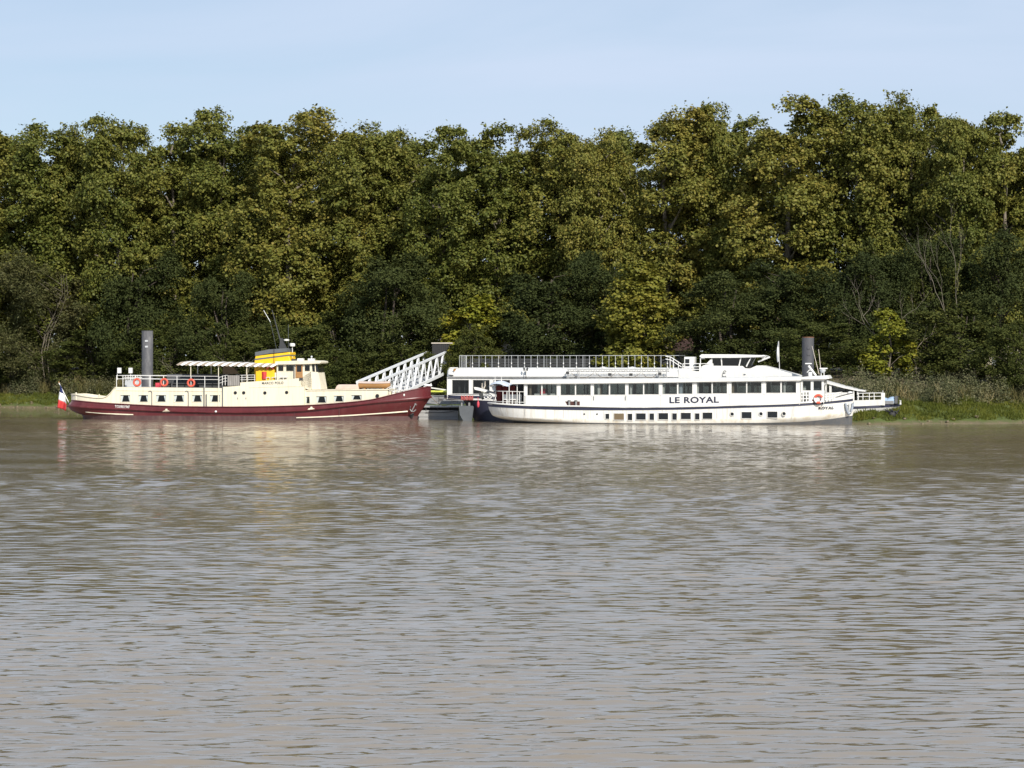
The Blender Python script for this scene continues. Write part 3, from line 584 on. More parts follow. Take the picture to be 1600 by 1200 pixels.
# ================================================================== BOAT HELPERS
def full(u, us, ub, ls, lb, ps, pb):
    """share of the half beam at u: rounded over ls metres at the stern, lb at the bow"""
    w = 1.0
    if u-us < ls: x = max(0, (u-us)/ls); w = min(w, max(0.0, 1-(1-x)**ps)**(1/ps))
    if ub-u < lb: x = max(0, (ub-u)/lb); w = min(w, max(0.0, 1-(1-x)**pb)**(1/pb))
    return w
class Level:
    def __init__(s, us, ub, z, ls=4, lb=6, ps=2, pb=1.6, k=1.0): s.us, s.ub, s.z, s.ls, s.lb, s.ps, s.pb, s.k = us, ub, z, ls, lb, ps, pb, k
    def p(s, q, B, out=0.0, ua=None, ub=None):
        a = s.us if ua is None else ua; b = s.ub if ub is None else ub
        e = 0.5-0.5*math.cos(math.pi*q); e = 0.45*e+0.55*q; u = a+(b-a)*e
        h = B/2*s.k*full(u, s.us, s.ub, s.ls, s.lb, s.ps, s.pb)+out
        return u, h, s.z(u) if callable(s.z) else s.z
def hull_strip(name, m, parent, L1, L2, B, n=56, out=(0, 0), rng1=(None, None), rng2=(None, None), steps=1, smooth=40, flare=0.0, uc=1.0):
    """plating between two levels, both sides of the boat"""
    b = MB()
    for side in (-1, 1):
        P = []
        for j in range(steps+1):
            f = j/steps; row = []
            for i in range(n+1):
                q = i/n; A = L1.p(q, B, out[0], *rng1); C = L2.p(q, B, out[1], *rng2)
                h = A[1]+(C[1]-A[1])*(f if flare == 0 else f**(1+flare))
                e = f**(1+(uc-1)*(1-q)**2); row.append((A[0]+(C[0]-A[0])*e, B/2+side*h, A[2]+(C[2]-A[2])*f))
            P.append(row if side == 1 else row[::-1])
        b.grid(P)
    return b.build(name, m, parent, smooth=smooth)
def deck_sheet(name, m, parent, L, B, dz=0.0, n=48, inset=0.05, rng1=(None, None)):
    b = MB(); P = []
    for i in range(n+1):
        u, h, z = L.p(i/n, B, -inset, *rng1); h = max(0.01, h); P.append([(u, B/2-h, z+dz), (u, B/2+h, z+dz)])
    b.grid([r[::-1] for r in P]); return b.build(name, m, parent)
def rub_rail(name, m, parent, L, B, r=0.1, n=56, rng1=(None, None), dz=0.0, sides=(-1, 1)):
    b = MB()
    for sd in sides:
        pts = []
        for i in range(n+1):
            u, h, z = L.p(i/n, B, r*0.4, *rng1); pts.append((u, B/2+sd*h, z+dz))
        b.tube(pts, r, 6)
    return b.build(name, m, parent, smooth=60)

def wall_holes(b, u0, u1, zlo, zhi, holes, y, th=0.06):
    """upright wall in the plane y (front) .. y+th with real openings; zlo and zhi are functions of u; holes = (ua, ub, za, zb)"""
    us = sorted(set([u0, u1]+[x for h in holes for x in h[:2] if u0 < x < u1]))
    def quad(a, c, za, zb, zc, zd):                                   # a:(za..zb) c:(zc..zd)
        k = len(b.v); b.v += [(a, y, za), (c, y, zc), (c, y, zd), (a, y, zb), (a, y+th, za), (c, y+th, zc), (c, y+th, zd), (a, y+th, zb)]
        b.f += [(k, k+1, k+2, k+3), (k+7, k+6, k+5, k+4)]
    for a, c in zip(us[:-1], us[1:]):
        mid = (a+c)/2; hs = sorted([h for h in holes if h[0] < mid < h[1]], key=lambda h: h[2])
        lo = (zlo(a), zlo(c))
        for h in hs:
            quad(a, c, lo[0], h[2], lo[1], h[2]); lo = (h[3], h[3])
        quad(a, c, lo[0], zhi(a), lo[1], zhi(c))
    for h in holes:
        a, c, za, zb = h; k = len(b.v)
        b.v += [(a, y, za), (c, y, za), (c, y, zb), (a, y, zb), (a, y+th, za), (c, y+th, za), (c, y+th, zb), (a, y+th, zb)]
        b.f += [(k+1, k, k+4, k+5), (k+2, k+1, k+5, k+6), (k+3, k+2, k+6, k+7), (k, k+3, k+7, k+4)]
    for u in (u0, u1):
        k = len(b.v); b.v += [(u, y, zlo(u)), (u, y+th, zlo(u)), (u, y+th, zhi(u)), (u, y, zhi(u))]; b.f.append((k, k+1, k+2, k+3))
    k = len(b.v); b.v += [(u0, y, zhi(u0)), (u1, y, zhi(u1)), (u1, y+th, zhi(u1)), (u0, y+th, zhi(u0))]; b.f.append((k, k+1, k+2, k+3))
    return b
def window_part(parent, h, y, glassm, framem, fw=0.05, mull=None, curtains=None, name='window'):
    """frame proud of the wall, pane as sub-part, optional curtains hanging behind the pane"""
    a, c, za, zb = h; f = MB(); p = 0.025
    f.box(a-fw, a+0.01, y-p, y+0.05, za-fw, zb+fw); f.box(c-0.01, c+fw, y-p, y+0.05, za-fw, zb+fw)
    f.box(a+0.01, c-0.01, y-p, y+0.05, zb-0.01, zb+fw); f.box(a+0.01, c-0.01, y-p, y+0.05, za-fw, za+0.01)
    if mull: f.box(mull-0.035, mull+0.035, y-p+0.004, y+0.046, za+0.01, zb-0.01)
    w = f.build(name, framem, parent)
    MB().add([(a, y+0.03, za), (c, y+0.03, za), (c, y+0.03, zb), (a, y+0.03, zb)], [(0, 1, 2, 3)]).build('pane', glassm, w)
    if curtains:
        W_ = c-a; H_ = zb-za
        for q in ([(a, zb), (a+W_*0.30, zb), (a+W_*0.13, za), (a, za)], [(c, zb), (c, za), (c-W_*0.10, za), (c-W_*0.26, zb)]):
            MB().prism(q, y+0.09, y+0.11).build('curtain', curtains, w)
    return w
def porthole(parent, u, z, y, r, rim='dark', glassm='pane_dark'):
    o = MB().torus((u, y, z), r, r*0.22, 14, 6).build('porthole', rim, parent, smooth=60)
    n = 14; MB().add([(u+r*math.cos(2*math.pi*k/n), y-0.012, z+r*math.sin(2*math.pi*k/n)) for k in range(n)], [tuple(range(n))]).build('pane', 'glassblack', o)
    return o
mat('glassblack', (0.012, 0.014, 0.016), 0.08, vary=0.3, spec=0.5)
mat('glassbrown', (0.16, 0.12, 0.07), 0.25, vary=0.2)
def railing(parent, path, h, rails, posts_u, m, r=0.022, pr=0.026, name='railing', knob=None, base=None):
    """horizontal tubes along a path of (u, y, z) plus one child per post"""
    b = MB()
    for f in rails: b.tube([(p[0], p[1], p[2]+h*f) for p in path], r, 5)
    o = b.build(name, m, parent, smooth=60)
    pm = MB().tube([(0, 0, 0), (0, 0, h)], pr, 6).mesh('post', m, 60)
    us = [p[0] for p in path]
    for i, u in enumerate(posts_u):
        y = float(np.interp(u, us, [p[1] for p in path])); z = float(np.interp(u, us, [p[2] for p in path]))
        link('post', pm, o, (u, y, z))
    return o
def lifebuoy(parent, u, z, y, R_=0.33, r=0.095, band=True):
    o = MB().torus((u, y, z), R_, r, 24, 10).build('lifebuoy', 'orange', parent, smooth=60)
    return o
def anchor(parent, u, z, y, s, m, rot=0.0):
    b = MB(); c, n = math.cos(rot), math.sin(rot)
    def P(x, zz, yy=0): return (u+(x*c-zz*n)*s, y+yy, z+(x*n+zz*c)*s)
    b.tube([P(0, 1), P(0, -0.55)], 0.09*s, 6); b.tube([P(-0.55, 0.05, -0.03), P(-0.4, -0.4, -0.05), P(0, -0.62, -0.05), P(0.4, -0.4, -0.05), P(0.55, 0.05, -0.03)], 0.11*s, 6)
    b.tube([P(-0.3, 0.8), P(0.3, 0.8)], 0.06*s, 5)
    return b.build('anchor', m, parent, smooth=60)

# ================================================================== MAROON AND CREAM PASSENGER BARGE
FM = Frame(110, 238.8, 655, 233.4)
def build_marco():
    f = FM; B = 5.4; at = f.at
    root = empty('passenger_barge', (f.X0, f.Y0, 0), f.a, 'maroon and cream passenger barge with yellow funnel and striped awning', 'boat')
    Z = lambda l, v=0.0: curve(f.pts(l, v))
    us0, ub0 = f.u(113, B/2), f.u(673.5, B/2)
    L0 = Level(us0, ub0, Z([(114, 626), (160, 629.6), (215, 632.7), (270, 635), (380, 635.8), (477, 633.5), (530, 630), (580, 624.5), (607, 618), (645, 608.5), (673.5, 603)]), 4.6, 9, 2.2, 2.3)
    L1 = Level(f.u(107, B/2), f.u(673, B/2), Z([(107, 634.5), (190, 639), (280, 643), (345, 644), (400, 644.3), (470, 641.7), (515, 637), (580, 629), (630, 624.5), (672, 620.5)]), 4.8, 9, 2.2, 2.3)
    L2 = Level(f.u(128, B/2), f.u(653, B/2), 0.46, 6, 10, 2, 1.6, 0.97)
    L3 = Level(f.u(133, B/2), f.u(651, B/2), -0.5, 7, 10, 1.9, 1.5, 0.93)
    hull_strip('upper_hull', 'maroon', root, L0, L1, B, 64, (-0.02, 0.03), steps=2)
    hull_strip('hull', 'maroon', root, L1, L2, B, 64, (-0.06, 0), steps=8, flare=0.6, uc=2.2)
    hull_strip('boot_topping', 'maroon_low', root, L2, L3, B, 64, steps=1)
    rub_rail('rubbing_strake', 'maroon', root, L1, B, 0.13, 64)
    rub_rail('gunwale', 'maroon', root, L0, B, 0.06, 64)
    deck_sheet('deck', 'deckgrey', root, L0, B, -0.18)
    def hy(u, z):                                                       # where the side plating lies at (u, z)
        zt, zb = L1.z(u), 0.46; fr = min(1, max(0, (zt-z)/(zt-zb)))
        h1 = B/2*full(u, L1.us, L1.ub, 4.8, 9, 2.2, 2.3)-0.06; h2 = B/2*0.97*full(u, L2.us, L2.ub, 6, 10, 2, 1.6); return B/2-(h1+(h2-h1)*fr**1.6)
    # pale strakes low on the hull
    for pts in ([(131, 643.5), (150, 645.3), (170, 646.6), (208, 648)], [(463, 653), (520, 650.6), (580, 647.2), (633, 643.3)]):
        zf = Z(pts); a, c = f.u(pts[0][0]), f.u(pts[-1][0]); tb = MB(); l = []
        for i in range(21):
            u = a+(c-a)*i/20; z = zf(u)
            l.append((u, hy(u, z)-0.02, z))
        tb.tube(l, 0.075, 6).build('pale_strake', 'cream', root, smooth=60)
    # stern bulwark sweeping up to the after house
    LB = Level(us0, ub0, Z([(114, 616.5), (125, 618.4), (140, 620.6), (155, 621.8), (163, 620.8), (169, 617.5), (174, 612.5), (178, 607.5), (181, 605)]), 4.6, 9, 2.2, 1.7)
    ue = f.u(181)
    hull_strip('stern_bulwark', 'cream', root, LB, L0, B, 40, (-0.05, -0.03), (us0, ue), (us0, ue), 1)
    rub_rail('bulwark_cap', 'cream', root, LB, B, 0.05, 40, (us0, ue))
    for px, py in ((119, 617), (131, 618.5), (155, 620)):
        u, z = at(px, py, 0.9); MB().tube([(u, 0.9, z-0.6), (u, 0.9, z+0.28)], 0.08, 8).build('bollard', 'cream', root, smooth=60)
    # ensign
    p0 = at(110, 634, B/2); p1 = at(92, 598, B/2)
    st = MB().tube([(p0[0], B/2, p0[1]), (p1[0], B/2, p1[1])], 0.045, 6).build('flagstaff', 'white', root, smooth=60)
    MB().ell((p1[0], B/2, p1[1]+0.05), 0.08, 0.08, 0.08).build('truck', 'wood', st, smooth=60)
    q = [[(93, 600.5), (94.5, 601.5)], [(93.5, 604), (99, 611)], [(92.5, 611.5), (102, 617)], [(91.5, 624), (105, 631)], [(90.5, 637), (104.5, 642)]]
    def flagp(t, w):
        i = min(len(q)-2, int(t)); s = t-i
        a = [(1-s)*q[i][0][k]+s*q[i+1][0][k] for k in (0, 1)]; c = [(1-s)*q[i][1][k]+s*q[i+1][1][k] for k in (0, 1)]
        u, z = at((1-w)*a[0]+w*c[0], (1-w)*a[1]+w*c[1], B/2); return (u, B/2+0.16*math.sin(w*7+t*1.2)*min(1, t+0.2)-0.1*w, z)
    fl = None
    for nm, m, t0, t1 in (('blue_band', 'frblue', 0, 2), ('white_band', 'white_cloth', 2, 3), ('red_band', 'red', 3, 4)):
        g_ = MB(); rows = [[flagp(min(3.9999, t0+(t1-t0)*i/6), j/12) for j in range(13)] for i in range(7)]; g_.grid(rows)
        o = g_.build('flag_'+nm, m, st, smooth=180); sm = o.modifiers.new('Solid', 'SOLIDIFY'); sm.thickness = 0.012
    # after house with six curtained windows
    y = 0.14
    zt = Z([(178, 604.8), (347, 606.5)]); zb = lambda u: L0.z(u)-0.02
    holes = []
    for a, c in ((187.5, 203), (215.5, 231), (243, 259), (271, 287.5), (299.5, 315.5), (327.5, 343.5)):
        ua, z2 = at(a, 617.2); uc, z1 = at(c, 628); holes.append((ua, uc, z1, z2))
    b = MB(); wall_holes(b, f.u(178.5), f.u(347), zb, zt, holes, y); wall_holes(b, f.u(178.5), f.u(347), zb, zt, holes, B-y-0.06)
    ua, uc = f.u(178.5), f.u(347)
    b.add([(ua, y, zb(ua)), (ua, B-y, zb(ua)), (ua, B-y, zt(ua)), (ua, y, zt(ua))], [(0, 1, 2, 3)])
    b.build('after_house', 'cream', root)
    MB().add([(ua, y, zt(ua)), (uc, y, zt(uc)), (uc, B-y, zt(uc)), (ua, B-y, zt(ua)), (ua, y, zt(ua)-0.08), (uc, y, zt(uc)-0.08), (uc, B-y, zt(uc)-0.08), (ua, B-y, zt(ua)-0.08)], [(0, 1, 2, 3), (7, 6, 5, 4)]).build('after_house_roof', 'deckgrey', root)
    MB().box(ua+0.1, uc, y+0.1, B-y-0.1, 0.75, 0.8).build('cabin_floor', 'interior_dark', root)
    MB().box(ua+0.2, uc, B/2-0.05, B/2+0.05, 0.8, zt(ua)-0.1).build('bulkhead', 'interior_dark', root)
    for h in holes: window_part(root, h, y, 'pane_clear', 'cream', 0.05, None, 'white_cloth')
    lz = Z([(181, 610), (347, 611.5)])
    MB().tube([(f.u(181), y-0.02, lz(f.u(181))), (f.u(347), y-0.02, lz(f.u(347)))], 0.035, 5).build('fascia_moulding', 'cream', root, smooth=60)
    for px in (237, 294):                                              # vent pipes with a bent head
        u, z = at(px, 613.5); zl = L1.z(u)
        MB().tube([(u, y-0.07, zl+0.1), (u, y-0.07, z), (u-0.08, y-0.07, z+0.16), (u-0.25, y-0.07, z+0.2), (u-0.36, y-0.07, z+0.1)], 0.035, 6).build('vent_pipe', 'slate', root, smooth=60)
    for px, py0 in ((318.5, 604), (322, 616), (341, 606), (347.5, 602)):
        u, z = at(px, py0); MB().box(u-0.05, u+0.05, y-0.09, y-0.005, L1.z(u)+0.05, z).build('fender_bar', 'slate' if px != 341 else 'cream', root)
    # upper deck: rails, windbreak, buoys, lamps
    rz = lambda px: f.z(px, 605.2+(px-180)*0.008)
    path = [(f.u(181), y+0.1, rz(181)), (f.u(341), y+0.1, rz(341))]
    hr = f.z(181, 586.8)-f.z(181, 605.2)
    railing(root, path, hr, (1.0, 0.72), [f.u(p) for p in (181, 191, 211, 234, 254.5, 275.5, 297.5, 319, 341)], 'white', 0.028, 0.04)
    path2 = [(p[0], B-0.3, p[2]) for p in path]
    railing(root, path2, hr, (1.0, 0.72), [f.u(p) for p in (181, 211, 234, 254.5, 275.5, 297.5, 319, 341)], 'white', 0.028, 0.035)
    railing(root, [(f.u(181), y+0.1, rz(181)), (f.u(181)+0.001, B-0.3, rz(181))], hr, (1.0, 0.72), [], 'white', 0.028)
    b = MB()
    for px in (184, 188, 195, 199, 203, 207): b.box(f.u(px)-0.03, f.u(px)+0.03, 2.7, 2.74, rz(px)+hr*0.65, rz(px)+hr*1.02)
    b.box(f.u(182), f.u(210), 2.7, 2.74, rz(190)+hr*0.80, rz(190)+hr*0.86); b.build('trellis_panel', 'white', root)
    MB().box(f.u(182), f.u(208), 2.9, 2.95, rz(190), rz(190)+hr*0.62).build('windbreak', 'galv', root)
    MB().box(f.u(240), f.u(340), B-0.6, B-0.52, rz(260)+0.02, f.z(260, 584.5, B)).build('windbreak', 'canvas', root)
    for a, c in ((236, 256), (258, 294), (300, 338)):
        bb = MB(); bb.box(f.u(a), f.u(c), 2.2, 3.2, rz(a)+0.4, rz(a)+0.5); bb.box(f.u(a), f.u(c), 3.1, 3.2, rz(a)+0.5, rz(a)+0.95); bb.box(f.u(a)+.1, f.u(c)-.1, 2.4, 3.0, rz(a), rz(a)+0.4); bb.build('deck_bench', 'charcoal', root)
    MB().box(f.u(236), f.u(242), 1.6, 2.2, rz(240), rz(240)+0.5).build('locker', 'pinkred', root)
    for px, py in ((213.5, 597.5), (256, 597.5), (298, 598.3)):
        u, z = at(px, py); lifebuoy(root, u, z, y-0.02, 0.36, 0.115)
    for px, py in ((186.5, 579), (204, 579)):
        u, z = at(px, py, 0.4); o = MB().box(u-0.2, u+0.2, 0.25, 0.6, z-0.3, z+0.3).build('loudspeaker', 'white', root, bevel=0.04)
        MB().tube([(u-0.25 if px < 190 else u, 0.45, rz(px)+hr*0.6), (u-0.25 if px < 190 else u, 0.45, z-0.2)], 0.035, 6).build('bracket', 'white', o, smooth=60)
    # midship house, bulwark rising to the wheelhouse
    top = f.pts([(347.5, 604.5), (355, 604.2), (375, 602.8), (475, 603.8)])
    lo = [(f.u(347.5), zb(f.u(347.5))), (f.u(475), zb(f.u(475)))]
    MB().prism([lo[0], lo[1]]+top[::-1], y-0.06, B-y+0.06).build('midship_house', 'cream', root)
    bul = [top[2]]+f.pts([(375, 597.6), (400, 595.8), (440, 593.2), (466, 591.2), (468.5, 592.5), (470, 603.5)])
    for yy in (y-0.058, B-y-0.002): MB().prism(bul, yy, yy+0.06).build('deck_bulwark', 'cream', root)
    lz = Z([(389, 605.4), (440, 604.6), (479, 603.6)])
    MB().tube([(f.u(389), y-0.07, lz(f.u(389))), (f.u(479), y-0.07, lz(f.u(479)))], 0.03, 5).build('moulding', 'cream', root, smooth=60)
    for px, py in ((367.5, 613.8), (380.6, 613.8), (413.6, 614), (447.6, 613.3)):
        u, z = at(px, py); porthole(root, u, z, y-(0.1 if px < 390 else 0.07), 0.155)
    for a, c, t_, bt in ((361, 374.5, 606.5, 638), (374.8, 387.5, 606.5, 638)):  # side doors drawn by raised seams
        ua_, z2 = at(a, t_); uc_, z1 = at(c, bt); d = MB().box(ua_+0.03, uc_-0.03, y-0.085, y-0.061, max(z1, L0.z(ua_)+0.02), z2).build('side_door', 'cream', root)
        MB().box(uc_-0.28, uc_-0.2, y-0.125, y-0.086, z2-1.2, z2-1.0).build('handle', 'steel', d)
    ua_, z2 = at(355, 586.5); uc_, z1 = at(374, 603); o = MB()
    n = 6
    gate = MB().box(ua_, uc_, y+0.02, y+0.05, z1+0.3, z1+0.4).box(ua_, uc_, y+0.02, y+0.05, z2-0.35, z2-0.25).build('side_gate', 'greywood', root)
    for k in range(n):
        a = ua_+(uc_-ua_)*k/n; MB().box(a+0.012, a+(uc_-ua_)/n-0.012, y-0.03-0.006*(k % 2), y+0.018, z1+0.02, z2).build('plank', 'greywood', gate)
    pth = [(f.u(342), y+0.1, f.z(342, 600)), (f.u(354), y+0.1, f.z(354, 603))]
    b_ = MB()
    for k in range(3): b_.tube([(f.u(341), y+0.1, f.z(341, 590+k*4.5)), (f.u(351), y+0.1, f.z(351, 586.5+k*4.5)), (f.u(355), y+0.1, f.z(355, 586.5+k*4.5))], 0.026, 5)
    o = b_.build('railing', 'white', root, smooth=60)
    for px in (346.5, 351): MB().tube([(f.u(px), y+0.1, f.z(px, 602)), (f.u(px), y+0.1, f.z(px, 587))], 0.04, 6).build('post', 'white', o, smooth=60)
    zz0 = f.z(390, 597); hh = f.z(390, 586.5)-zz0
    railing(root, [(f.u(375), y+0.1, zz0), (f.u(398), y+0.1, zz0+0.05)], hh, (1.0, 0.66, 0.33), [f.u(p) for p in (377, 386, 397)], 'white', 0.026, 0.035)
    railing(root, [(f.u(349), B-0.4, zz0), (f.u(398), B-0.4, zz0+0.05)], hh, (1.0, 0.66, 0.33), [f.u(p) for p in (350, 362, 374, 386, 397)], 'white', 0.026, 0.03)
    text_part('name_lettering', 'MARCO POLO', root, f.u(408.8), f.u(442.6), f.z(409, 600.9), f.z(409, 596.8), y-0.062, 'charcoal', 0.030, (f.z(442, 600)-f.z(409, 600.6))/(f.u(442)-f.u(409)), 1.12)
    text_part('registration_lettering', 'TO090194F', root, f.u(180), f.u(203), f.z(180, 637.6), f.z(180, 633.0), y-0.22, 'white', 0.014, -0.02, 1.1)
    for px, py in ((260.5, 641.5), (487, 638.3)):                       # mooring fairleads
        u, z = at(px, py); MB().prism([(u-0.42, z-0.12), (u+0.42, z-0.12), (u+0.3, z+0.02), (u+0.12, z+0.05), (u+0.06, z+0.2), (u-0.08, z+0.2), (u-0.12, z+0.05), (u-0.3, z+0.02)], -0.16, 0.02).build('fairlead', 'cream', root)
    MB().ell((at(338, 643)[0], -0.2, at(338, 643)[1]), 0.13, 0.13, 0.11).build('fender', 'white_cloth', root, smooth=60)
    for px in (285, 320, 330, 347, 460, 530):
        u = f.u(px); MB().box(u-0.02, u+0.02, -0.012, 0.01, 0.5, L1.z(u)-0.18).build('plate_seam', 'maroon_low', root)
    # wheelhouse
    yw = 0.75; A = lambda px, py: at(px, py, yw)
    zt_ = f.z(450, 569.5, yw); zf_ = f.z(450, 600, yw)
    hl = []
    for a, c, t_, b_ in ((434.5, 443, 570.5, 580), (447, 458.7, 570, 580), (476, 484.3, 570, 580)):
        ua_, z2 = A(a, t_); uc_, z1 = A(c, b_); hl.append((ua_, uc_, z1, z2))
    BW = B; B = B-1.0
    wb = MB(); u0_, u1_ = A(432.3, 570)[0], A(486, 570)[0]
    wall_holes(wb, u0_, u1_, lambda u: zf_-0.4, lambda u: zt_, hl, yw); wall_holes(wb, u0_, u1_, lambda u: zf_-0.4, lambda u: zt_, hl, B-yw-0.06)
    wb.add([(u0_, yw, zf_-.4), (u0_, B-yw, zf_-.4), (u0_, B-yw, zt_), (u0_, yw, zt_)], [(0, 1, 2, 3)])
    wh = wb.build('wheelhouse', 'cream', root)
    for h in hl: window_part(wh, h, yw, 'pane_dark', 'cream', 0.04)
    MB().box(u0_+.1, u1_, yw+.1, B-yw-.1, zf_-.1, zf_).build('floor', 'interior_dark', wh)
    fr0, fr1 = A(486, 569.5), A(494.5, 570); fb = A(502, 608.5); fbl = A(486, 608.5)
    MB().prism([A(470, 590.5), A(486, 580.5), A(497.3, 581.5), fb, A(482, 608.8), A(470, 603)], yw, B-yw).build('front_casing', 'cream', wh)
    for k, (x0, x1) in enumerate(((487.3, 491.6), (492.9, 495.2))):
        MB().prism([A(x0, 570.2), A(x1, 570.2), A(x1+1.6, 580), A(x0+(0.6 if k == 0 else 1.4), 580)], yw+0.02, yw+0.05).build('front_window', 'glassblack', wh)
    MB().prism([A(494.3, 569.5), A(495.6, 569.5), A(498, 581.6), A(496.6, 581.6)], yw+.01, B-yw).build('front_window', 'glassblack', wh)
    for x0, x1 in ((486, 487.2), (491.7, 492.8)): MB().prism([A(x0, 569.5), A(x1, 569.5), A(x1+.9, 581), A(x0+.5, 581)], yw-0.003, yw+0.07).build('window_post', 'cream', wh)
    rz_ = f.pts([(431, 564.8), (470, 563.4), (495, 563.2), (502, 564.4), (502.6, 566.6), (500, 568.2), (470, 569.3), (431, 569.8)], yw)
    MB().prism(rz_, yw-0.35, B-yw+0.35).build('wheelhouse_roof', 'cream', wh, bevel=0.04)
    da, dz2 = A(462, 569.6); dc, dz1 = A(473, 590.5)
    d = MB().box(da, dc, yw-0.05, yw-0.01, dz1, dz2).build('door', 'wood', wh)
    ga, gz2 = A(464, 571); gc, gz1 = A(471, 581); MB().box(ga, gc, yw-0.058, yw-0.052, gz1, gz2).build('pane', 'glassblack', d)
    MB().tube([(A(459.8, 580)[0], yw-0.08, zf_+0.1), (A(459.8, 580)[0], yw-0.08, zt_)], 0.06, 6).build('post', 'slate', wh, smooth=60)
    for x0, x1, y0_, y1_, m in ((465, 474, 560, 564, 'white'), (455, 464.5, 560.8, 565, 'charcoal'), (481.5, 491, 560.2, 564, 'white')):
        ua_, z2 = at(x0, y0_, 2); uc_, z1 = at(x1, y1_, 2); MB().box(ua_, uc_, 1.8, 2.5, z1-0.05, z2).build('roof_box', m, wh, bevel=0.03)
    u_, z_ = at(486.5, 557.5, 2); MB().tube([(u_, 2.1, z_-0.4), (u_, 2.1, z_)], 0.05, 6).ell((u_, 2.1, z_), 0.12, 0.12, 0.12).build('searchlight', 'galv', wh, smooth=60)
    b_ = MB()                                                           # ladder on the casing
    for px in (483, 487.5): b_.tube([(A(px, 592)[0], yw-0.06, A(px, 590)[1]), (A(px, 592)[0], yw-0.06, A(px, 608)[1])], 0.02, 5)
    for k in range(6): b_.tube([(A(483, 592)[0], yw-0.06, A(483, 592.5+k*2.8)[1]), (A(487.5, 592)[0], yw-0.06, A(483, 592.5+k*2.8)[1])], 0.016, 5)
    b_.build('ladder', 'cream', wh, smooth=60)
    u_, z_ = at(470.5, 592, 0.1); MB().box(u_-0.18, u_+0.18, 0.0, 0.12, z_-0.18, z_+0.12).build('side_lantern', 'charcoal', wh)
    B = BW
    # funnel
    y0, y1 = 1.35, B-1.35
    Fp = lambda l: f.pts(l, y0)
    fu = MB().prism(Fp([(397, 600), (397.5, 563), (399, 556), (452.5, 550), (453.5, 552.5), (452, 557), (454.5, 566), (433, 569.5), (432.5, 600)]), y0, y1).build('funnel', 'yellow', root, bevel=0.12)
    MB().prism(Fp([(398.8, 550.3), (420, 546), (447.5, 544), (449.3, 549.6), (420, 552.6), (398.6, 556.2)]), y0-0.04, y1+0.04).build('funnel_cap', 'slate', fu)
    MB().prism(Fp([(398, 560.5), (452.6, 553.6), (452.9, 555.8), (397.9, 563)]), y0-0.02, y1+0.02).build('funnel_band', 'slate', fu)
    o = MB().tube([(f.u(428.6, y0), y0-0.12, f.z(428, 545, y0)), (f.u(428.6, y0), y0-0.12, f.z(428, 580, y0))], 0.02, 5).build('stay', 'dark', fu)
    MB().prism(Fp([(402, 596), (402, 580), (408, 577.5), (431, 577.5), (431, 596)]), y0-0.7, y0-0.02).build('engine_casing', 'yellow', fu, bevel=0.05)
    # mast raked aft
    m0, m1, m2 = at(443, 545, B/2), at(438.5, 529.5, B/2), at(425, 484, B/2)
    ms = MB().prism(f.pts([(437, 545.5), (438.8, 529), (441, 528.4), (447.5, 544.6)], B/2), B/2-0.3, B/2+0.3).tube([(m1[0], B/2, m1[1]-0.3), (m2[0], B/2, m2[1])], 0.085, 8, 0.035).build('mast', 'charcoal', root)
    a0, a1 = at(422.5, 503, B/2), at(412, 485, B/2); MB().tube([(a0[0], B/2, a0[1]), (a1[0], B/2, a1[1])], 0.03, 6).build('gaff', 'galv', ms)
    MB().tube([(at(432.5, 547, B/2)[0], B/2, at(432, 547, B/2)[1]), (a0[0], B/2, a0[1])], 0.016, 4).build('stay', 'slate', ms)
    a0, a1 = at(450.5, 545, B/2), at(450.5, 507, B/2); MB().tube([(a0[0], B/2, a0[1]), (a1[0], B/2, a1[1])], 0.02, 4).build('aerial', 'slate', ms)
    u_, z_ = at(447.5, 531, B/2); MB().lathe([(0.02, z_-0.12), (0.3, z_-0.1), (0.32, z_+0.05), (0.02, z_+0.1)], 14, u_, B/2).build('navigation_lamp', 'white', ms, smooth=50)
    u_, z_ = at(456.8, 538.4, B/2); MB().lathe([(0.02, z_-0.2), (0.28, z_-0.19), (0.3, z_-0.11), (0.30, z_-0.11), (0.30, z_+0.1), (0.2, z_+0.15), (0.02, z_+0.15)], 18, u_, B/2).tube([(u_, B/2, z_-1.75), (u_, B/2, z_-0.15)], 0.04, 6).build('radar_dome', 'white', ms, smooth=50)
    # striped awning: separate cloth strips
    n = 24; ua_, uc_ = f.u(280.5), f.u(433); za, zc = f.z(280, 565.5), f.z(433, 568.5)
    fr_ = MB()
    for yy in (0.35, B-0.35): fr_.tube([(ua_+0.8, yy, za-0.12), (uc_, yy, zc-0.1)], 0.03, 6)
    aw = fr_.build('awning', 'white', root, smooth=60)
    for k in range(n):
        a, c = ua_+(uc_-ua_)*k/n, ua_+(uc_-ua_)*(k+1)/n; z1, z2 = za+(zc-za)*k/n, za+(zc-za)*(k+1)/n; P = []
        for j, (yy, dz) in enumerate(((0.12, -0.30), (0.16, -0.17), (0.3, -0.02), (1.6, 0.05), (B/2, 0.10), (B-1.6, 0.05), (B-0.3, -0.02), (B-0.12, -0.2))):
            sk = 0.42 if j == 0 else (0.2 if j == 1 else 0)
            P.append([(a-sk, yy, z1+dz+(0.0 if j else -0.0)), ((a+c)/2-sk, yy, (z1+z2)/2+dz-(0.09 if j == 0 else 0)), (c-sk, yy, z2+dz)])
        MB().grid(P).build('awning_strip', 'white_cloth' if k % 2 else 'awning_tan', aw)
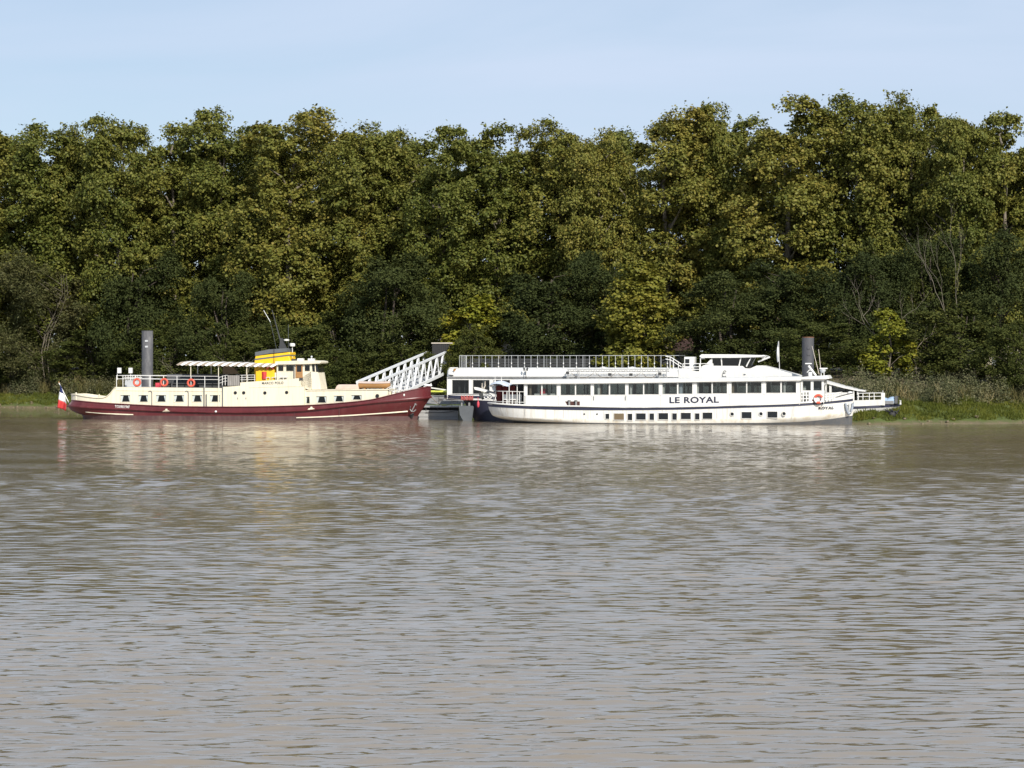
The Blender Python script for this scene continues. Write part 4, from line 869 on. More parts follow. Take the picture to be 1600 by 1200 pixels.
    for px, yy, m in ((298, 0.35, 'cream'), (341.3, 0.35, 'cream'), (309, B-0.35, 'white'), (330, B-0.35, 'white'), (385.5, 0.35, 'cream'), (352, B-.35, 'white')):
        u = f.u(px, yy); MB().tube([(u, yy, rz(px)), (u, yy, za+(zc-za)*(u-ua_)/(uc_-ua_)-0.1)], 0.05, 6).build('awning_post', m, aw, smooth=60)
    MB().prism(f.pts([(348, 572), (362, 571.5), (374, 584), (348, 585)], B-0.45), B-0.45, B-0.43).build('side_curtain', 'beigecloth', aw)
    # red buoy and drum on the funnel side, deck chairs
    u, z = at(422, 578, 0.8); lb = lifebuoy(root, u, z, 0.8, 0.36, 0.12)
    u, z = at(413, 586.5, 0.7); MB().lathe([(0.02, z-0.4), (0.28, z-0.4), (0.3, z-0.2), (0.28, z), (0.3, z+0.2), (0.28, z+0.4), (0.02, z+0.4)], 16, u, 0.75).build('red_drum', 'red', root, smooth=40)
    for px in (419, 428, 440, 446):
        u, z = at(px, 596, 0.6); ch = MB().box(u-.22, u+.22, 0.5, 0.95, z+0.42, z+0.47).build('deck_chair', 'white', root)
        MB().box(u-.22, u+.22, 0.95, 1.0, z+0.47, z+0.95).build('backrest', 'white', ch)
        for dx in (-.19, .19):
            for yy in (.53, .92): MB().box(u+dx-.02, u+dx+.02, yy-.02, yy+.02, z-.1, z+.42).build('leg', 'white', ch)
    # forward trunk cabin
    y = 0.42; zt = Z([(481, 609.8), (540, 608.8), (606, 608.3)], y)
    holes = []
    for a, c, t_, b_ in ((477.8, 484, 619.7, 630.3), (494, 510.5, 619, 629.4), (521.5, 537.3, 618.2, 627.5), (549, 565.3, 617.2, 624.6)):
        ua_, z2 = at(a, t_, y); uc_, z1 = at(c, b_, y); holes.append((ua_, uc_, z1, z2))
    u0_, u1_ = f.u(474, y), f.u(606, y); b = MB()
    zt2 = lambda u: min(zt(u), zt(f.u(482, y)))
    wall_holes(b, u0_, u1_, lambda u: min(L0.z(u)-0.1, zt(u)-0.3), zt2, holes, y); wall_holes(b, u0_, u1_, lambda u: min(L0.z(u)-0.1, zt(u)-0.3), zt2, holes, B-y-0.06)
    b.add([(u1_, y, zt(u1_)-1.0), (u1_, B-y, zt(u1_)-1.0), (u1_, B-y, zt(u1_)), (u1_, y, zt(u1_))], [(0, 1, 2, 3)])
    b.build('forward_house', 'cream', root)
    MB().prism([(u0_+.3, zt(u0_)+.03), (u1_+.12, zt(u1_)+.03), (u1_+.12, zt(u1_)-.06), (u0_+.3, zt(u0_)-.06)], y-.08, B-y+.08).build('forward_house_roof', 'cream', root)
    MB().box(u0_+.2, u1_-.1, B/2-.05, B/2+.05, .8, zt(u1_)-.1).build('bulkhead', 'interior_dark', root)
    for h in holes: window_part(root, h, y, 'pane_clear', 'cream', 0.05, None, 'white_cloth')
    u, z = at(589.5, 618.6, 0.35); porthole(root, u, z, 0.36, 0.17)
    MB().prism(f.pts([(604, 608.8), (622, 611), (622, 619), (604, 622)], 1.6), 1.6, B-1.6).build('foredeck_coaming', 'cream', root)
    # bow rails
    b_ = MB(); P3 = lambda px, py, v: (*([at(px, py, v)[0], v, at(px, py, v)[1]]),)
    b_.tube([P3(593, 618, .6), P3(606, 606, .7), P3(612, 603, .9), P3(640, 604.5, 1.3)], 0.028, 5); b_.tube([P3(599, 617, .6), P3(606, 610, .7), P3(640, 608.5, 1.3)], 0.022, 5)
    br = b_.build('bow_railing', 'white', root, smooth=60)
    for px in (608.7, 616, 624, 632, 640): MB().tube([P3(px, 617, .9), P3(px, 604, .9)], 0.03, 5).build('post', 'white', br, smooth=60)
    for px, py in ((614, 613), (621, 613), (628, 611), (634, 610)):
        u, z = at(px, py, 1.6); MB().lathe([(0.02, z-.4), (.16, z-.4), (.12, z-.05), (.2, z), (.2, z+.12), (.02, z+.15)], 12, u, 1.6).build('bollard', 'white', root, smooth=50)
    u, z = at(631, 617.3, .5); MB().ell((u, B/2-B/2*full(u, L0.us, L0.ub, 4.6, 9, 2.2, 2.3)-.02, z), .1, .06, .14).build('hawse_ring', 'white', root, smooth=60)
    for k in range(4):
        u, z = at(665+k*2.2, 603.3+0.2*k, B/2-.4); MB().ell((u, B/2-.4+.1*k, z+.1), .2, .2, .14).build('mooring_rope_coil', 'white_cloth', root, smooth=60)
    u, z = at(645.5, 638, 1.35); anchor(root, u, z, hy(u, z)-.14, 0.62, 'steel', -0.5)
    u, z = at(642, 648, 1.6); MB().ell((u, hy(u, z)+.02, z), .26, .08, .36).build('hawse_pocket', 'dark', root, smooth=60)
    return root
mat('awning_tan', (0.30, 0.255, 0.205), 0.9, vary=0.12, scale=3)
mat('beigecloth2', (0.60, 0.54, 0.46), 0.9, vary=0.12, scale=3)
marco = build_marco()

# tender and covered skylight on the forward house
def on_marco(u, v, z): x, y = FM.world(u, v); return (x, y, z)
ua, zb_ = FM.at(559, 607.6, 1.2); uc, zt_ = FM.at(607.5, 596.5, 1.2)
t = empty('tender', on_marco((ua+uc)/2, 2.0, zb_), FM.a, 'small varnished wooden tender under a pale cover on the cream foredeck', 'boat'); Lh = (uc-ua)/2; Hh = zt_-zb_
P = []
for i in range(17):
    s_ = -1+2*i/16; w = 0.62*(1-max(0, s_-0.3)**2/0.62)**0.5 if s_ > 0.3 else 0.62*(1-0.1*max(0, -s_)); w = max(0.05, w)
    P.append([(s_*Lh, -w, Hh*0.78+0.04*s_*s_), (s_*Lh, -w*1.02, Hh*0.5), (s_*Lh*0.97, -w*0.75, Hh*0.16), (s_*Lh*0.94, 0, 0.02), (s_*Lh*0.97, w*0.75, Hh*0.16), (s_*Lh, w*1.02, Hh*0.5), (s_*Lh, w, Hh*0.78+0.04*s_*s_)])
MB().grid(P).add(P[0], [tuple(range(7))]).add(P[-1], [tuple(range(6, -1, -1))]).build('hull', 'wood', t, smooth=50)
MB().grid([[(r[0][0]*1.01, r[0][1]*1.1, r[0][2]-0.02), (r[0][0], r[0][1]*.6, r[0][2]+.1), (r[0][0], 0, r[0][2]+.2), (r[0][0], r[6][1]*.6, r[6][2]+.1), (r[6][0], r[6][1]*1.1, r[6][2]-.02)][::-1] for r in P]).build('cover', 'pinkcover', t, smooth=60)
for k in (-0.6, 0.6): MB().box(Lh*k-.08, Lh*k+.08, -.5, .5, -.04, .10).build('cradle', 'wood', t)
ua, zb_ = FM.at(523, 608.6, 1.2); uc, zt_ = FM.at(560, 601, 1.2); Lh = (uc-ua)/2; Hh = zt_-zb_
c_ = MB().prism([(-Lh, 0), (Lh, 0), (Lh*.97, Hh*.75), (Lh*.9, Hh), (-Lh*.72, Hh), (-Lh*.86, Hh*.7)], -.9, .9).build('deck_locker', 'pinkcover', None, on_marco((ua+uc)/2, 2.1, zb_), bevel=0.08); c_.rotation_euler = (0, 0, FM.a)
tag(c_, 'long deck locker under a pale pinkish cover beside the wooden tender', 'locker')

# ================================================================== WHITE RESTAURANT BOAT, LE ROYAL
FR = Frame(790, 225.0, 1333, 218.0)
def build_royal():
    f = FR; B = 6.2; at = f.at
    root = empty('restaurant_boat', (f.X0, f.Y0, 0), f.a, 'white restaurant boat with LE ROYAL painted on its side', 'boat')
    Z = lambda l, v=0.0: curve(f.pts(l, v))
    us, ub = f.u(762.5, B/2), f.u(1333, B/2)
    zrim = Z([(763, 631.2), (800, 633.2), (860, 635.2), (905, 635.8), (960, 637), (1060, 636.6), (1130, 634.6), (1200, 632.6), (1250, 630.5), (1295, 627.2), (1322, 624.5), (1333, 623)])
    zbl = Z([(763, 636), (800, 637.5), (860, 640), (950, 641), (1060, 640), (1130, 638), (1200, 636), (1250, 634.4), (1295, 631), (1322, 628.5), (1333, 627)])
    LR = Level(us, ub, zrim, 5, 8, 2.1, 1.7); LBt = Level(us+0.05, ub-0.02, zbl, 5, 8, 2.1, 1.7)
    LW = Level(f.u(800, B/2), f.u(1332, B/2), Z([(800, 659), (1000, 661.5), (1040, 661.5), (1130, 661), (1240, 659.8), (1295, 655.5), (1333, 650)]), 9, 10, 2, 1.5, 0.96)
    LK = Level(f.u(815, B/2), f.u(1331, B/2), -0.5, 11, 11, 1.9, 1.4, 0.92)
    LM = Level(f.u(768, B/2), f.u(1332.5, B/2), Z([(768, 648), (800, 652), (850, 653.5), (1000, 655), (1130, 654.5), (1240, 652), (1295, 646), (1333, 642)]), 6, 8.5, 2.0, 1.65, 0.995)
    hull_strip('sheer_band', 'navy', root, LR, LBt, B, 64, (0.0, 0.03), rng1=(f.u(765), None), rng2=(f.u(765), None))
    hull_strip('hull', 'white_hull', root, LBt, LM, B, 64, steps=4, uc=1.8)
    hull_strip('lower_hull', 'white_low', root, LM, LW, B, 64, steps=8, flare=0.5, uc=1.9)
    hull_strip('boot_topping', 'boot', root, LW, LK, B, 64)
    rub_rail('gunwale', 'white', root, LR, B, 0.09, 60, dz=0.06)
    deck_sheet('deck', 'deckgrey', root, LR, B, -0.1)
    # raised white bow bulwark
    LBw = Level(us, ub, Z([(1288, 629), (1297, 625.6), (1305, 621.5), (1313, 619), (1322, 616.8), (1333, 614)]), 5, 8, 2.1, 1.7)
    hull_strip('bow_bulwark', 'white', root, LBw, LR, B, 24, (0.0, 0.01), (f.u(1290), None), (f.u(1290), None))
    rub_rail('bow_cap', 'boot', root, LBw, B, 0.05, 24, (f.u(1290), None))
    for zz in (0.3, 0.62):
        rub_rail('bow_plank_seam', 'steel_light', root, Level(us, ub, lambda u, q=zz: LR.z(u)+(LBw.z(u)-LR.z(u))*q, 5, 8, 2.1, 1.7), B, 0.025, 14, (f.u(1308), None))
    # weld seams round the topsides
    for px in (820, 880, 943, 965, 1035, 1120, 1150, 1240):
        u = f.u(px); MB().box(u-.012, u+.012, -0.006, .01, LM.z(u)+.05, LBt.z(u)-.05).build('plate_seam', 'steel_light', root)
    # deckhouse: eight bays of paired windows, real openings both sides
    y = 0.30; hd = 0.05
    bays = [((824, 846), (847.5, 870)), ((876, 898.5), (900, 923)), ((928, 951.5), (953.2, 977)), ((982, 1005), (1006.5, 1029.5)), ((1035, 1058), (1060, 1082)), ((1089, 1112), (1113.5, 1136)), ((1143, 1166), (1167.5, 1190)), ((1197, 1219.5), (1221.5, 1244))]
    wt = Z([(820, 600.8), (900, 600.2), (1000, 599.2), (1100, 597.5), (1245, 596.2)], y); wb_ = Z([(820, 617.8), (900, 617.3), (1000, 616.4), (1100, 615), (1245, 613.6)], y)
    top = Z([(820, 596.6), (900, 596), (1000, 595), (1100, 593.8), (1250, 592)], y)
    holes = []
    for pr in bays:
        for a, c in pr:
            ua, uc = f.u(a, y), f.u(c, y); um = (ua+uc)/2; holes.append((ua, uc, wb_(um), wt(um)))
    u0, u1 = f.u(820.5, y), f.u(1250, y); b = MB()
    lo = lambda u: LR.z(u)-0.1
    wall_holes(b, u0, u1, lo, top, holes, y); wall_holes(b, u0, u1, lo, top, holes, B-y-0.06)
    dh = b.build('deckhouse', 'white', root)
    MB().box(u0+.02, u0+.08, y+.07, B-y-.07, lo(u0)+.1, top(u0)).build('end_wall', 'interior', dh)
    fl = LR.z(f.u(1000))+0.05; MB().box(u0+.1, u1-.1, y+.08, B-y-.08, fl-.1, fl).build('saloon_floor', 'interior', dh)
    for i, h in enumerate(holes):
        window_part(dh, h, y, 'pane', 'white', 0.035); window_part(dh, h, B-y-.06, 'pane_smoke', 'white', 0.035)
    for i, pr in enumerate(bays):                                       # white pilaster between bays
        for px in (pr[0][0]-3.2, ):
            u = f.u(px, y); MB().box(u-.10, u+.10, y-.03, y-.002, wb_(u)-.1, top(u)-.02).build('pilaster', 'white', dh)
        u = f.u(pr[0][0]-3.2, y); MB().box(u-.012, u+.012, y-.008, y+.01, LR.z(u)+.12, wb_(u)-.1).build('panel_seam', 'steel_light', dh)
    rf = MB(); n = 24; P = []
    for i in range(n+1):
        u = f.u(766 if False else 800)+(f.u(1252)-f.u(800))*i/n; z = Z([(800, 594.4), (900, 593.6), (1000, 592.8), (1100, 591.6), (1252, 589.4)])(u)
        zl = Z([(800, 600), (900, 599.3), (1000, 598.3), (1100, 596.7), (1252, 594.6)])(u)
        P.append([(u, -.02, zl), (u, -.05, z-.03), (u, .1, z+.02), (u, B/2, z+.1), (u, B-.1, z+.02), (u, B+.05, z-.03), (u, B+.02, zl)])
    rf.grid([r[::-1] for r in P]); rf.grid([[(r[0][0], .0, r[0][2]), (r[6][0], B, r[6][2])] for r in P]); rf.build('roof', 'white', dh, smooth=30)
    # tables, chairs and blinds in the saloon
    g = np.random.default_rng(5)
    for i in range(15):
        u = u0+1.2+i*(u1-u0-2)/15; yy = 1.2 if i % 2 else 4.4
        t_ = MB().box(u-.45, u+.45, yy-.4, yy+.4, fl+.72, fl+.76).build('dining_table', 'white_cloth' if g.random() < .6 else 'wood', dh); MB().box(u-.05, u+.05, yy-.05, yy+.05, fl, fl+.72).build('table_leg', 'charcoal', t_)
        for dx in (-.75, .75):
            c_ = MB().box(u+dx-.2, u+dx+.2, yy-.2, yy+.2, fl+.42, fl+.46).build('chair', 'darkred' if g.random() < .5 else 'charcoal', dh); MB().box(u+dx-.02+(.2 if dx > 0 else -.2), u+dx+.02+(.2 if dx > 0 else -.2), yy-.2, yy+.2, fl+.46, fl+1.0).build('chair_back', 'darkred', c_)
    for k, px in enumerate((840, 905, 938, 1010, 1050, 1066, 1100, 1170, 1235)):
        u = f.u(px, y); MB().box(u-.09, u+.09, B-y-.5, B-y-.35, fl, top(u)-.1).build('inner_column', 'white_cloth' if k % 3 else 'interior', dh)
    for h in holes[8:]: MB().box(h[0]+.1, h[1]-.1, B-y-.12, B-y-.10, h[3]-.45, h[3]).build('roller_blind', 'white_cloth', dh)
    for px, w, m in ((829, .10, 'interior'), (936, .13, 'white_cloth'), (938.5, .06, 'interior'), (986, .10, 'white_cloth'), (1011, .08, 'interior_dark'), (1036.5, .12, 'white_cloth'), (1064, .16, 'paleblue'), (1090.5, .10, 'white_cloth'), (1128, .08, 'interior_dark'), (1145, .14, 'interior'), (1184, .09, 'interior_dark'), (1226, .10, 'white_cloth')):
        u = f.u(px, .6); MB().box(u-w, u+w, .55, .6, wb_(u)-.3, top(u)-.15).build('window_curtain', m, dh)
    u, z = at(848, 609, 1.0); MB().box(u-.25, u+.25, .9, 1.3, z-1, z+.1).build('red_cloth', 'pinkred', dh)
    for px in (840, 850, 865):
        u, z = at(px, 615.5, .8); MB().box(u-.3, u+.3, .6, 1.0, z-.9, z+.02).build('sideboard', 'white_cloth', dh)
    # mooring recess
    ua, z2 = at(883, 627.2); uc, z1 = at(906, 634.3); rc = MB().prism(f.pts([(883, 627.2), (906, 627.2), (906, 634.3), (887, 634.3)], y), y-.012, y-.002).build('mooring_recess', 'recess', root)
    for px in (889.5, 900): u, z = at(px, 634, .2); MB().lathe([(.12, z-.1), (.1, z+.45), (.16, z+.5), (.16, z+.58), (.02, z+.6)], 12, u, .17).build('bollard', 'steel', rc, smooth=50)
    for px, py in ((928, 622), (977.5, 622)): u, z = at(px, py, y); MB().box(u-.03, u+.03, y-.09, y-.002, z-.2, z+.2).build('door_handle', 'steel', dh)
    # hull lights
    for a, c, t_, b_, m in ((946.2, 952, 646.5, 654.6, 'glassblack'), (959.5, 975, 646, 656, 'glassbrown'), (981, 988, 646.5, 656.5, 'glassblack'), (994, 1009, 645.8, 655.8, 'glassblack'), (1015, 1022, 646, 656.2, 'glassblack'), (1029, 1044, 645.4, 655.4, 'glassblack'), (1050.5, 1057.5, 645.8, 656, 'glassblack'), (1064, 1079.4, 645, 655, 'glassblack'), (1086, 1093, 645.8, 655.6, 'glassblack'), (1098, 1113, 644.6, 654.6, 'glassblack'), (1159, 1174.2, 643.7, 653.6, 'glassblack'), (1199.4, 1214.7, 643, 652.7, 'glassblack')):
        ua, z2 = at(a, t_); uc, z1 = at(c, b_); w = MB().box(ua, uc, -.045, .12, z1, z2).build('hull_window', m, root, bevel=0.03)
        fr = MB(); p = -.055
        for q in ((ua-.05, ua, z1-.05, z2+.05), (uc, uc+.05, z1-.05, z2+.05), (ua, uc, z2, z2+.05), (ua, uc, z1-.05, z1)): fr.box(q[0], q[1], p, .05, q[2], q[3])
        fr.build('frame', 'white_hull', w)
    for px, py, r in ((1144, 647, .20), (1189, 646.6, .20), (1225, 646.4, .20), (913, 647, .07), (933, 647, .07)):
        u, z = at(px, py); porthole(root, u, z, -.03, r, 'white_hull' if r > .1 else 'dark')
    text_part('name_lettering', 'LE ROYAL', root, f.u(1046, y), f.u(1123.3, y), f.z(1046, 630.2, y), f.z(1046, 620.4, y), y-.012, 'navy', 0.032, (f.z(1123, 629.4, y)-f.z(1046, 630.2, y))/(f.u(1123)-f.u(1046)), 1.08)
    text_part('bow_lettering', 'ROYAL', root, f.u(1278.5), f.u(1302), f.z(1278, 640.0), f.z(1278, 636.0), 1.0, 'navy', 0.035, 0.03, 1.2)['on_bow'] = 1
    o = [c for c in root.children if c.name.startswith('bow_lettering')][0]
    for v in o.data.vertices:                                            # lay the letters on the curving bow plating
        v.co.y = B/2-B/2*full(v.co.x, LBt.us, LBt.ub, 5, 8, 2.1, 1.7)-.05
    # after deck: canopy, posts, rails, chairs, davit plank
    zd = f.z(790, 632); zr = f.z(800, 600)
    for px, v in ((774, 2.0), (795.5, .35), (808, .35), (819, .35)):
        u = f.u(px, v); MB().tube([(u, v, zd), (u, v, zr)], .05, 6).build('canopy_post', 'white', root, smooth=60)
    pth = [(f.u(773, 2.2), 2.2, zd), (f.u(780, .9), .9, zd), (f.u(795, .3), .3, zd), (f.u(820, .3), .3, zd-.05)]
    hr = f.z(795, 611.5)-zd; railing(root, pth, hr, (1.0, .2), [f.u(p, .4) for p in (785, 792, 801, 812)], 'white', .035, .045)
    for px in (789, 797, 803, 811):
        u, z = at(px, 632, 1.6); c_ = MB().box(u-.22, u+.22, 1.4, 1.85, zd+.42, zd+.47).build('deck_chair', 'white', root); MB().box(u-.22, u+.22, 1.85, 1.9, zd+.42, zd+1.0).build('backrest', 'white', c_)
        for dx in (-.2, .2):
            for yy in (1.42, 1.83): MB().box(u+dx-.025, u+dx+.025, yy-.025, yy+.025, zd, zd+.42).build('leg', 'white', c_)
    for px in (781, 788, 800): u = f.u(px, 3); MB().box(u-.35, u+.35, 2.9, 3.0, zd, zd+1.9).build('bar_front', 'darkred', root)
    MB().box(f.u(786, 4), f.u(820, 4), 4.6, 4.7, zd, zr).build('after_bulkhead', 'interior_dark', root)
    pp = [(767, 601.5), (769.5, 598.5), (775, 596.3), (780, 595.4), (786, 596), (792, 598.6), (800, 600.6), (800, 601.8)]; P = []
    for x, yy in pp: u, z = at(x, yy, 2); P.append([(u, .5, z-.25), (u, 1.2, z-.05), (u, 2.4, z+.05), (u, 3.6, z-.05), (u, 4.8, z-.25)])
    MB().grid([r[::-1] for r in P]).build('blue_canopy', 'paleblue', root, smooth=60)
    for px in (773.5, 783.5): u, z = at(px, 595, 2); MB().tube([(u, 2, z-.3), (u, 2, z+.45)], .05, 6, .02).ell((u, 2, z-.1), .12, .12, .14).build('finial', 'white', root, smooth=60)
    for px, py in ((767.5, 602.5), (786.5, 601.5)): u, z = at(px, py, 1); MB().ell((u, 1, z), .16, .16, .16).build('deck_lamp', 'white', root, smooth=60)
    u, z = at(771, 607, 1.6); MB().prism(f.pts([(768, 602.5), (774, 602), (774, 612), (769.5, 609)], 1.6), 1.6, 1.75).build('blue_curtain', 'paleblue', root)
    pl = MB().prism(f.pts([(741.5, 604.8), (746, 605.2), (763, 610), (762, 613), (743, 608.8)], 2.6), 2.2, 2.9).build('boarding_plank', 'white', root); MB().prism(f.pts([(762.2, 610), (776, 613.6), (776, 616), (762, 613)], 2.6), 2.3, 2.8).build('plank_end', 'steel', pl)
    u, z = at(758, 621, 2.3)
    for k, (px, py) in enumerate(((760, 620), (765.5, 619.5), (769, 623))): u, z = at(px, py, 2.2); MB().torus((u, 2.0+.1*k, z), .2, .055, 14, 6).build('hanging_fender_ring', 'white', root, smooth=60)
    MB().prism(f.pts([(748, 611.5), (751.5, 611), (758, 623), (753.5, 624.5), (749, 618)], 2.5), 2.4, 2.6).build('folded_deck_chair', 'charcoal', root)
    # wheelhouse
    yw = .55; A = lambda x, yy: at(x, yy, yw)
    hl = []
    for a, c in ((1254.3, 1267), (1271, 1284)): ua, z2 = A(a, 595.2); uc, z1 = A(c, 610.2); hl.append((ua, uc, z1, z2))
    u0_, u1_ = A(1250.8, 600)[0], A(1287.5, 600)[0]; zt = A(1270, 592.3)[1]; z0 = LR.z(u0_)
    wbm = MB(); ug = A(1265, 600)[0]; zrl = A(1257, 613)[1]
    wall_holes(wbm, u0_, u1_, lambda u: zrl, lambda u: zt, hl, yw); wall_holes(wbm, u0_, u1_, lambda u: zrl, lambda u: zt, hl, B-yw-.06); wbm.box(u0_, u0_+.06, yw+.063, B-yw-.063, zrl, zt)
    wbm.box(A(1264.5, 600)[0], u1_, yw, yw+.06, LR.z(u1_)-.05, zrl); wbm.box(u0_, u1_, B-yw-.06, B-yw, z0-.05, zrl)
    wh = wbm.build('wheelhouse', 'white', root)
    for h in hl: window_part(wh, h, yw, 'pane', 'white', .04); window_part(wh, h, B-yw-.06, 'pane', 'white', .04)
    hf = [(yw+.25, B/2-.15, z_, z2_) for z_, z2_ in [(hl[0][2], hl[0][3])]]
    for yy0, yy1, zz0, zz1 in ((yw, yw+.2, z0, zt), (B-yw-.2, B-yw, z0, zt), (B/2-.08, B/2+.08, z0, zt), (yw+.2, B-yw-.2, z0, hl[0][2]-.02), (yw+.2, B-yw-.2, hl[0][3], zt)): MB().box(u1_-.06, u1_-.002, yy0+.003, yy1-.003, zz0, zz1).build('front_frame', 'white', wh)
    MB().box(u1_-.04, u1_-.03, yw+.2, B-yw-.2, hl[0][2], hl[0][3]).build('front_pane', 'pane', wh)
    MB().prism(f.pts([(1250.5, 589.6), (1262, 588.3), (1293, 586.6), (1296.2, 591.8), (1290, 592.8), (1250, 593)], yw), yw-.35, B-yw+.35).build('wheelhouse_roof', 'white', wh, bevel=.04)
    MB().box(u0_+.1, u1_-.4, B/2+.4, B/2+.5, z0, hl[0][3]).build('chart_cabinet', 'steel_light', wh); u, z = at(1257, 606, 2); MB().box(u-.2, u+.2, 1.2, 1.6, z-1.5, z+.2).build('helm_seat', 'white_cloth', wh); u, z = at(1276, 608, 2); MB().box(u-.25, u+.3, 1.6, 2.6, z-1.2, z+.1).build('helm_console', 'white_cloth', wh)
    # open gallery under the wheelhouse and white rails beside it
    pth = [(A(1250.8, 600)[0], yw-.04, z0), (A(1264.5, 600)[0], yw-.04, z0+.05)]
    railing(wh, pth, zrl-z0, (1.0, .7, .4, .08), [A(p, 600)[0] for p in (1251.2, 1254.8, 1260.3, 1264.2)], 'white', .06, .075)
    MB().box(A(1251, 600)[0], A(1265, 600)[0], yw+1.4, yw+1.5, z0, zrl).build('inner_bulkhead', 'interior_dark', wh)
    for a, c in ((1269, 1273.5), (1281, 1285)): ua, z2 = A(a, 624.2); uc, z1 = A(c, 629.3); MB().box(ua, uc, yw-.01, yw+.03, z1, z2).build('step_recess', 'darkred', wh)
    u, z = A(1279, 623.3); lb = MB().torus((u, yw-.1, z), .38, .115, 24, 10).build('lifebuoy', 'white_cloth', root, smooth=60)
    for a0, a1 in ((.35, 2.79), (4.2, 5.2)): MB().torus((u, yw-.1, z), .38, .122, 12, 10, a0, a1).build('orange_band', 'orange', lb, smooth=60)
    zz = LR.z(f.u(1300)); hh = f.z(1300, 615.2)-zz
    railing(root, [(f.u(1288), .75, zz-.1), (f.u(1300), 1.2, zz), (f.u(1312), 1.9, zz+.1)], hh, (1.0, .66, .33), [f.u(p) for p in (1290, 1294.5, 1299, 1303, 1308, 1312)], 'white', .05, .055)
    railing(root, [(f.u(1288), B-.75, zz-.1), (f.u(1300), B-1.2, zz), (f.u(1312), B-1.9, zz+.1)], hh, (1.0, .66, .33), [f.u(p) for p in (1290, 1299, 1308, 1312)], 'white', .05, .055)
    MB().ell((at(1330, 614.5, B/2)[0]-.1, B/2, at(1330, 614.5, B/2)[1]), .3, .25, .2).build('stem_head', 'white', root, smooth=60)
    # mast, radar, aerials on the wheelhouse roof
    A2 = lambda x, yy, v=2.5: (at(x, yy, v)[0], v, at(x, yy, v)[1])
    ms = MB().tube([A2(1275, 587), A2(1263.3, 571.5)], .11, 8).tube([A2(1270, 580.5), A2(1265, 578), A2(1261, 582)], .06, 6).build('signal_mast', 'white', root, smooth=60)
    a, c = A2(1258, 569), A2(1268.3, 567.2); MB().box(a[0], c[0], 2.35, 2.65, a[2], c[2]).build('radar_scanner', 'white', ms, bevel=.03)
    a, c = A2(1263.5, 585.5), A2(1269, 581.5); MB().box(a[0], c[0], 2.2, 2.8, a[2]-.15, c[2]).build('roof_box', 'white', ms, bevel=.04)
    rd = MB().tube([A2(1283, 587), A2(1283, 580.5)], .05, 6).tube([A2(1287.5, 587), A2(1287.5, 580.5)], .05, 6).build('radar_stand', 'white', root, smooth=60)
    u, v, z = A2(1285.6, 578.6); MB().lathe([(.02, z-.25), (.16, z-.25), (.32, z-.02), (.32, z+.08), (.1, z+.16), (.02, z+.16)], 16, u, v).build('radar_pedestal', 'galv', rd, smooth=50)
    a, c = A2(1280.6, 576.6), A2(1293, 574.8); MB().box(a[0], c[0], 2.3, 2.7, a[2], c[2]).build('scanner_bar', 'white', rd, bevel=.03)
    for p0, p1 in (((1279.8, 585), (1268.8, 540.5)), ((1282.2, 576), (1279, 545.5))): MB().tube([A2(*p0), A2(*p1)], .035, 5, .02).build('whip_aerial', 'beigecloth2', root, smooth=60)
    # pennant staff
    st = MB().tube([A2(1218.3, 589, 1.2), A2(1216.6, 533, 1.2)], .035, 6).build('flagstaff', 'white', root, smooth=60)
    P = []
    for i in range(9):
        t = i/8; P.append([(at(1216.8+.5*t, 534+31*t, 1.2)[0], 1.2, at(1216.8, 534+31*t, 1.2)[1]), (at(1216-1.0*math.sin(t*3), 534.5+31*t, 1.2)[0]-.03, 1.2+.1*math.sin(t*9), at(1216, 534.5+31*t, 1.2)[1]), (at(1216-1.6*math.sin(t*2.6), 536+30*t, 1.2)[0]-.06, 1.3+.12*math.sin(t*7+2), at(1216, 536+30*t, 1.2)[1])])
    o = MB().grid(P).build('pennant', 'white_cloth', st, smooth=180); o.modifiers.new('Solid', 'SOLIDIFY').thickness = .012
    # bow anchor and rope garland
    ch = []
    for k in range(13):
        t = k/12; px = 1321.5+11*t; py = 630+17*math.sin(math.pi*t)**.8; u, z = at(px, py, 2.4); h = B/2*full(min(u, LBt.ub-.05), LBt.us, LBt.ub, 5, 8, 2.1, 1.7)
        ch.append((u, B/2-h-.18, z))
    MB().tube(ch, .12, 7).build('rope_fender', 'bluegrey', root, smooth=60)
    u, z = at(1327, 640, 2.4); h = B/2*full(u, LBt.us, LBt.ub, 5, 8, 2.1, 1.7); anchor(root, u, z, B/2-h-.22, .6, 'galv')
    return root
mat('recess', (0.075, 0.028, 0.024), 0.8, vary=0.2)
mat('dullred', (0.34, 0.045, 0.04), 0.7, vary=0.3, scale=4, dirt=(0.6, 0.5, 0.48), dirt_amt=0.6)
mat('bluegrey', (0.30, 0.34, 0.40), 0.8, vary=0.3, scale=4)
mat('darkstone', (0.075, 0.068, 0.055), 0.95, vary=0.3, scale=1.5, dirt=(0.05, 0.06, 0.03), dirt_amt=0.6, bump=0.02, bscale=6)  # stone darkened so its colour carries the shade below the gangway
mat('white_low', (0.77, 0.755, 0.70), 0.5, vary=0.12, scale=0.7, stretch=(1, 1, 0.4), dirt=(0.50, 0.38, 0.20), dirt_amt=0.9, bump=0.012, bscale=1.6)
royal = build_royal()

